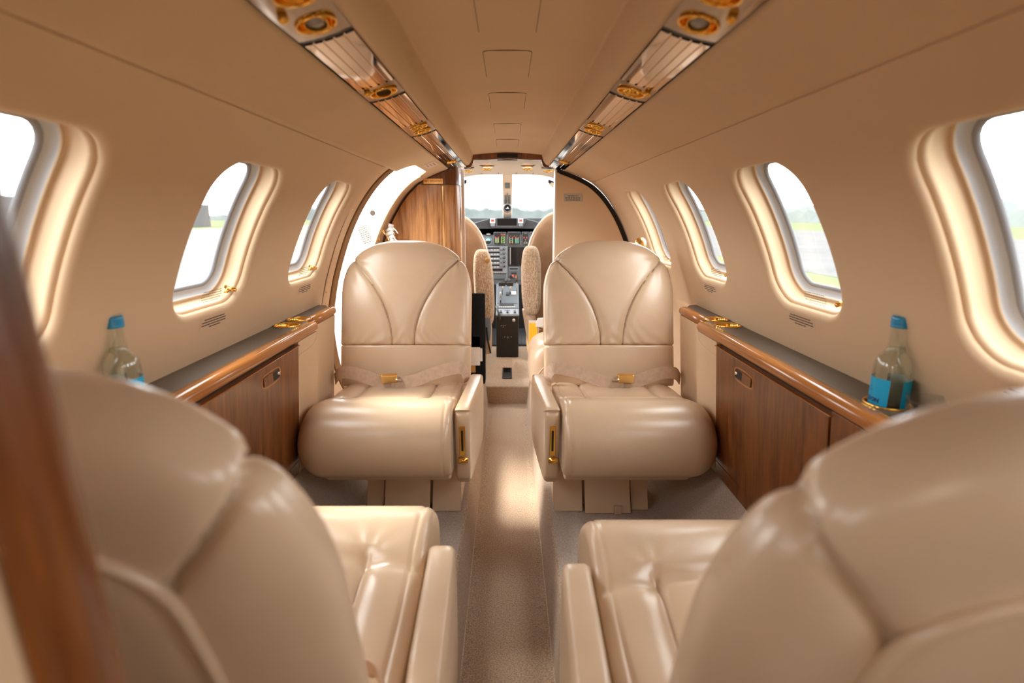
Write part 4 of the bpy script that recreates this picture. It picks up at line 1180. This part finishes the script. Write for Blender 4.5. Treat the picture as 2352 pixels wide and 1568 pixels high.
    for x, z in ((-.046,.355),(-.032,.355),(-.018,.355),(-.032,.344),(-.020,.27),(.004,.27),(.028,.27),(.004,.262)): m.lathe([(.003,0),(.0001,.002)], (x, 3.921+.0, z), 10, Matrix.Rotation(PI/2, 4, 'X'))
    m.build('screws', M['mark'], root, smooth=True)
    m = MB(); m.tube([(-.085, 3.94, .50), (-.062, 3.92, .445), (-.055, 3.905, .41), (-.050, 3.903, .39)], .008, 10); m.build('cable', M['black'], root, smooth=True)
    m = MB(); m.lathe([(.012,0),(.010,.004),(.0001,.005)], (.047, 3.921, .395), 16, Matrix.Rotation(PI/2, 4, 'X')); m.build('catch', M['knob'], root, smooth=True)

    # control columns behind the seats (dark floor clutter)
    for sg in (-1, 1):
        m = MB(); m.tube([(sg*.36, 4.18, .66), (sg*.36, 4.05, .70)], .02, 12)
        m.tube([(sg*.36-.12, 4.05, .76), (sg*.36-.11, 4.05, .70), (sg*.36, 4.05, .69), (sg*.36+.11, 4.05, .70), (sg*.36+.12, 4.05, .76)], .015, 10)
        o_ = m.build('control_yoke', M['black'], None, smooth=True); tag(o_, 'black control yoke in front of the %s pilot seat' % ('left' if sg < 0 else 'right'), 'control yoke')
cockpit()

# pilot seats
def superbox(c, h, e=.35, n=48, m_=32, taper=None, wob=0):
    mb_ = MB(); loops = []
    for i in range(m_+1):
        ph = -PI/2+PI*i/m_; cp_, sp_ = math.cos(ph), math.sin(ph)
        zz = abs(sp_)**e*(1 if sp_ > 0 else -1); rr = abs(cp_)**e
        lp = []
        for j in range(n):
            a = 2*PI*j/n; ca, sa = math.cos(a), math.sin(a)
            k = taper(zz) if taper else (1, 0, 0)
            w = 1+wob*random.uniform(-1, 1) if 0 < i < m_ else 1
            x = h[0]*k[0]*rr*abs(ca)**e*(1 if ca > 0 else -1)*w+k[1]; y = h[1]*rr*abs(sa)**e*(1 if sa > 0 else -1)*w+k[2]
            lp.append((c[0]+x, c[1]+y, c[2]+h[2]*zz))
        loops.append(lp)
    mb_.loft(loops, True, True, True); return mb_
def pilot(sg):
    sn = 'left' if sg < 0 else 'right'
    root = thing('pilot_seat', 'brown leather %s pilot seat with sheepskin armrest seen from behind' % sn, 'pilot seat', (sg*.36, 3.45, .114))
    def tp(z):
        t = max(0, z)
        return (1-.42*t**2.2, -sg*.0, .03*z)
    top = 1.145 if sg < 0 else 1.165
    superbox((sg*.365, 3.42, .80), (.245, .055, top-.80), .42, taper=tp).build('backrest', M['pilot'], root, smooth=True)
    # bright welt around the shoulder
    pts = []
    for k in range(24):
        a = PI*.02+PI*.475*k/23
        z = .80+(top-.80)*math.sin(a)**.42; zz = math.sin(a)**.42
        w = .245*(1-.42*zz**2.2)*math.cos(a)**.42
        pts.append((sg*.365-sg*w, 3.405+.03*zz, z))
    m = MB(); m.tube(pts, .011, 10); m.build('welt', M['leather'], root, smooth=True)
    superbox((sg*.365, 3.70, .50), (.235, .26, .075), .4).build('seat_cushion', M['fur'], root, smooth=True)
    m = MB(); m.box(sg*.14, sg*.56, 3.42, 3.95, .20, .44); m.build('seat_frame', M['ochre'], root, bevel=.03)
    m = MB(); m.box(sg*.20, sg*.52, 3.5, 3.9, .12, .21); m.build('seat_rail', M['black'], root)
    xa = -.140 if sg < 0 else .142
    za0, za1 = (.50, .955) if sg < 0 else (.565, .975)
    def tw(z): return (1-.10*z*z, (.012*(-z) if sg < 0 else -.004*z), 0)
    superbox((xa, 3.22, (za0+za1)/2), (.058, .065, (za1-za0)/2), .5, 64, 60, taper=tw, wob=.012).build('armrest', M['fur'], root, smooth=True)
    if sg < 0:
        m = MB(); m.lathe([(.016,0),(.015,.008),(.0001,.010)], (-.118, 3.155, .895), 16, Matrix.Rotation(PI/2, 4, 'X')); m.build('armrest_button', M['ochre'], root, smooth=True)
        superbox((-.125, 3.22, .44), (.030, .045, .12), .5).build('armrest_bracket', M['leather'], root, smooth=True)
        m = MB(); m.ribbon([(-.118, 3.17, .55), (-.113, 3.16, .48), (-.12, 3.16, .42)], .03, .02, (1, 0, 0)); m.build('harness_pad', M['denim'], root)
        m = MB(); m.ribbon([(-.125, 3.15, .50), (-.118, 3.15, .42), (-.102, 3.15, .34)], .010, .006, (1, 0, 0)); m.build('strap', M['black'], root)
    else:
        m = MB(); m.loft([[(.088, 3.2, .60), (.16, 3.2, .60), (.16, 3.27, .60), (.088, 3.27, .60)], [(.108, 3.2, .48), (.185, 3.2, .48), (.185, 3.27, .48), (.108, 3.27, .48)], [(.135, 3.2, .345), (.185, 3.2, .345), (.185, 3.27, .345), (.135, 3.27, .345)]], True, True, True)
        m.build('armrest_bracket', M['leather'], root, bevel=.012)
        m = MB(); m.ribbon([(.115, 3.16, .565), (.15, 3.15, .53), (.21, 3.15, .505), (.26, 3.15, .49)], .022, .004, (0, 0, 1)); m.build('strap', M['belt'], root)
pilot(-1); pilot(1)

# clutter behind the far seats
m = MB(); m.box(-.215, -.128, 3.03, 3.06, .400, .718); o = m.build('black_pouch', M['blackm'], bevel=.006); tag(o, 'flat black pouch hanging behind the left pilot seat', 'pouch')
bx_ = thing('document_case', 'open black case holding papers, on the floor left of the aisle by the cockpit', 'case', (-.21, 3.12, ZP))
m = MB(); m.box(-.246, -.131, 3.048, 3.145, ZP+.002, .475); m.build('shell', M['blackm'], bx_, bevel=.012)
papers = thing('paper_stack', 'cream papers and folders standing in the black case by the cockpit', 'papers', (-.2, 3.02, .25))
m = MB(); m.box(-.225, -.160, 3.030, 3.036, .297, .468); m.build('sheet', M['paper'], papers)
m = MB(); m.box(-.19, -.146, 3.038, 3.043, .32, .46); m.build('sheet', M['paper'], papers)
m = MB(); m.box(-.246, -.188, 3.0435, 3.0475, .25, .475); m.build('folder', M['ochre'], papers)
m = MB(); m.box(-.205, -.172, 3.037, 3.0378, .460, .482); m.build('yellow_tab', M['yellow'], papers)

jp = thing('leather_side_seat', 'rounded tan leather side seat end behind the forward right seat', 'side seat', (.36, 2.72, ZP))
superbox((.375, 2.70, .405), (.268, .20, .150), .45, 64, 40, taper=lambda z: (1-.05*z*z, 0, 0)).build('cushion', M['leather'], jp, smooth=True)
m = MB(); m.box(.125, .50, 2.52, 2.88, ZP+.003, .32); m.build('base', M['liner'], jp, bevel=.015)
pts = [(.112, 2.60+.0*k, .30+.17*math.sin(PI/2*k/10)) for k in range(11)]
m = MB(); m.tube([(.125+.09*(1-math.cos(PI/2*k/10)), 2.495, .29+.16*math.sin(PI/2*k/10)) for k in range(11)], .004, 8); m.build('piping', M['leather'], jp, smooth=True)
dc = thing('safety_card', 'white and yellow cards sticking up behind the side seat at right of the aisle', 'card', (.15, 2.95, .5))
m = MB(); m.box(.118, .175, 2.93, 2.934, .43, .582); m.build('card', M['paper'], dc)
m = MB(); m.box(.121, .165, 2.926, 2.9295, .43, .568); m.build('yellow_card', M['yellow'], dc)
m = MB(); m.loft([[(.155,2.92,.55),(.24,2.92,.55),(.24,2.95,.55),(.155,2.95,.55)],[(.165,2.925,.595),(.235,2.925,.60),(.23,2.94,.60),(.17,2.94,.595)]], True, True, True); m.build('tissue', M['white'], dc)

fd = thing('floor_unit', 'small black box with a glossy lid let into the carpet between the seats and cockpit', 'floor unit', (0, 3.47, .114))
m = MB(); m.box(-.034, .030, 3.36, 3.60, .1145, .124); m.build('housing', M['black'], fd, bevel=.004)
m = MB(); m.box(-.024, .020, 3.47, 3.58, .124, .1265); m.build('lid', M['screen'], fd, bevel=.001)
m = MB(); m.lathe([(.006,.002),(.0001,.0035)], (-.002, 3.41, .124), 14); m.build('button', M['chrome'], fd, smooth=True)

# ------------------------------------------------------------------ outside world
ZG = -1.0
m = MB(); m.box(-600, 600, -600, 900, ZG-1, ZG); o = m.build('ground_grass', M['grass']); struct(o)
m = MB(); m.box(12, 50, -500, 700, ZG+.005, ZG+.01); o = m.build('road_runway', M['tarmac']); struct(o)
m = MB(); m.box(-60, 4.2, -60, 200, ZG+.004, ZG+.012); o = m.build('ground_apron', M['apron']); struct(o)
def ridge(x0, y0, x1, y1, h, n, seed, d, name, m_, label, cat):
    r = random.Random(seed); mb_ = MB(); v = Vector((x1-x0, y1-y0, 0)); nn = Vector((-v.y, v.x, 0)).normalized()
    hs_ = [h*(.55+.45*r.random()) for _ in range(n+1)]
    hs_ = [(hs_[max(0, i-1)]+2*hs_[i]+hs_[min(n, i+1)])/4 for i in range(n+1)]
    loops = []
    for i in range(n+1):
        p = Vector((x0, y0, ZG))+v*i/n; hh = hs_[i]
        loops.append([p-nn*d, p-nn*d*.5+Vector((0,0,hh*.85)), p+Vector((0,0,hh)), p+nn*d*.5+Vector((0,0,hh*.8)), p+nn*d])
    mb_.loft(loops, closed=False); o_ = mb_.build(name, m_, smooth=False); tag(o_, label, cat); return o_
o = ridge(110, -200, 130, 400, 7, 260, 1, 6, 'treeline', M['trees'], 'distant dark treeline seen through the right windows', 'trees'); o['kind'] = 'stuff'
o = ridge(-210, -200, -205, 400, 5, 200, 2, 6, 'treeline', M['trees'], 'distant hazy treeline seen through the left windows', 'trees'); o['kind'] = 'stuff'
o = ridge(-200, 420, 200, 460, 12, 160, 3, 8, 'treeline', M['trees'], 'distant pale treeline seen through the windscreen', 'trees'); o['kind'] = 'stuff'
o = ridge(380, -500, 420, 900, 22, 60, 4, 60, 'hill_right', M['hill'], 'long pale hill on the horizon at right', 'hill'); struct(o)
m = MB(); m.box(-74, -70, 60, 130, ZG, ZG+5); o = m.build('airfield_shed', M['shed'], bevel=.1); tag(o, 'low grey airfield building outside the left windows', 'building')

# ------------------------------------------------------------------ light
wd = bpy.data.worlds.new('World'); sc.world = wd; wd.use_nodes = True
n, l = wd.node_tree.nodes, wd.node_tree.links
bg = n['Background']
tc = n.new('ShaderNodeTexCoord'); nz = n.new('ShaderNodeTexNoise'); nz.inputs['Scale'].default_value = 2.2; nz.inputs['Detail'].default_value = 4
mp = n.new('ShaderNodeMapping'); mp.inputs['Scale'].default_value = (1, 1, 3)
rp = n.new('ShaderNodeValToRGB'); rp.color_ramp.elements[0].position = .3; rp.color_ramp.elements[1].position = .7
rp.color_ramp.elements[0].color = (.86, .89, .93, 1); rp.color_ramp.elements[1].color = (1, .99, .97, 1)
l.new(tc.outputs['Generated'], mp.inputs[0]); l.new(mp.outputs[0], nz.inputs['Vector']); l.new(nz.outputs[0], rp.inputs[0]); l.new(rp.outputs[0], bg.inputs['Color'])
SKY = 7.2
bg.inputs['Strength'].default_value = SKY

def area(name, loc, rot, sx, sy, power, col=(1, .93, .84), portal=False):
    L_ = bpy.data.lights.new(name, 'AREA'); L_.shape = 'RECTANGLE'; L_.size = sx; L_.size_y = sy; L_.energy = power; L_.color = col
    if portal: L_.cycles.is_portal = True
    o_ = bpy.data.objects.new(name, L_); COL.objects.link(o_); o_.location = loc; o_.rotation_euler = rot; return o_
# portals in the real openings guide the sky light
for side, cs in ((-1, WC[:5]), (1, WC)):
    for yc in cs:
        x, z, nx, nz_ = prof(WSC)
        o_ = area('daylight_opening', (side*(x+nx*.085), yc, z+nz_*.085), (0, 0, 0), .30, .34, 1, portal=True)
        d = Vector((-side*nx, 0, -nz_)); o_.rotation_euler = d.to_track_quat('-Z', 'Y').to_euler(); o_.data.size, o_.data.size_y = .34, .36
o_ = area('daylight_opening', (-.78, 2.47, .75), Vector((1, 0, 0)).to_track_quat('-Z', 'Y').to_euler(), .66, 1.3, 1, portal=True)
o_ = area('daylight_opening', (0, 4.36, 1.28), Vector((0, -1, 0)).to_track_quat('-Z', 'Y').to_euler(), 1.3, .5, 1, portal=True)

sun = bpy.data.lights.new('sun', 'SUN'); sun.energy = 6.0; sun.angle = math.radians(17); sun.color = (1, .95, .86)
so = bpy.data.objects.new('sun', sun); COL.objects.link(so); so.rotation_euler = Vector((.75, -.42, -1.05)).to_track_quat('-Z', 'Y').to_euler()

# cabin wash: unseen fill light added behind the camera to brighten the interior
area('aft_fill_light', (0, -.55, 1.44), (math.radians(28), 0, 0), .36, .7, 1.5, (1, .86, .70))
area('cockpit_fill_light', (0, 3.3, 1.435), (0, 0, 0), .3, .3, 1.5, (1, .9, .8))  # added fill that brightens the cockpit end, no real dome lamp

# ------------------------------------------------------------------ camera
cam = bpy.data.cameras.new('camera'); co = bpy.data.objects.new('camera', cam); COL.objects.link(co)
co.location = (0, 0, H); co.rotation_euler = (math.radians(90-13.0), 0, 0)
cam.sensor_width = 36; cam.lens = 1235/2352*36; cam.shift_x = (1176-1165.5)/2352
cam.clip_start = .02; cam.clip_end = 2000
cam.dof.use_dof = True; cam.dof.focus_distance = 1.9; cam.dof.aperture_fstop = 2.8
sc.camera = co
sc.view_settings.view_transform = 'Standard'; sc.view_settings.look = 'None'; sc.view_settings.gamma = 1; sc.view_settings.use_curve_mapping = False
sc.view_settings.exposure = .62
cy = sc.cycles
cy.max_bounces = 14; cy.diffuse_bounces = 6; cy.transparent_max_bounces = 16; cy.transmission_bounces = 10
cy.sample_clamp_indirect = 6; cy.caustics_reflective = False; cy.caustics_refractive = False
try:
    cy.use_denoising = True; cy.denoiser = 'OPENIMAGEDENOISE'
except Exception: pass
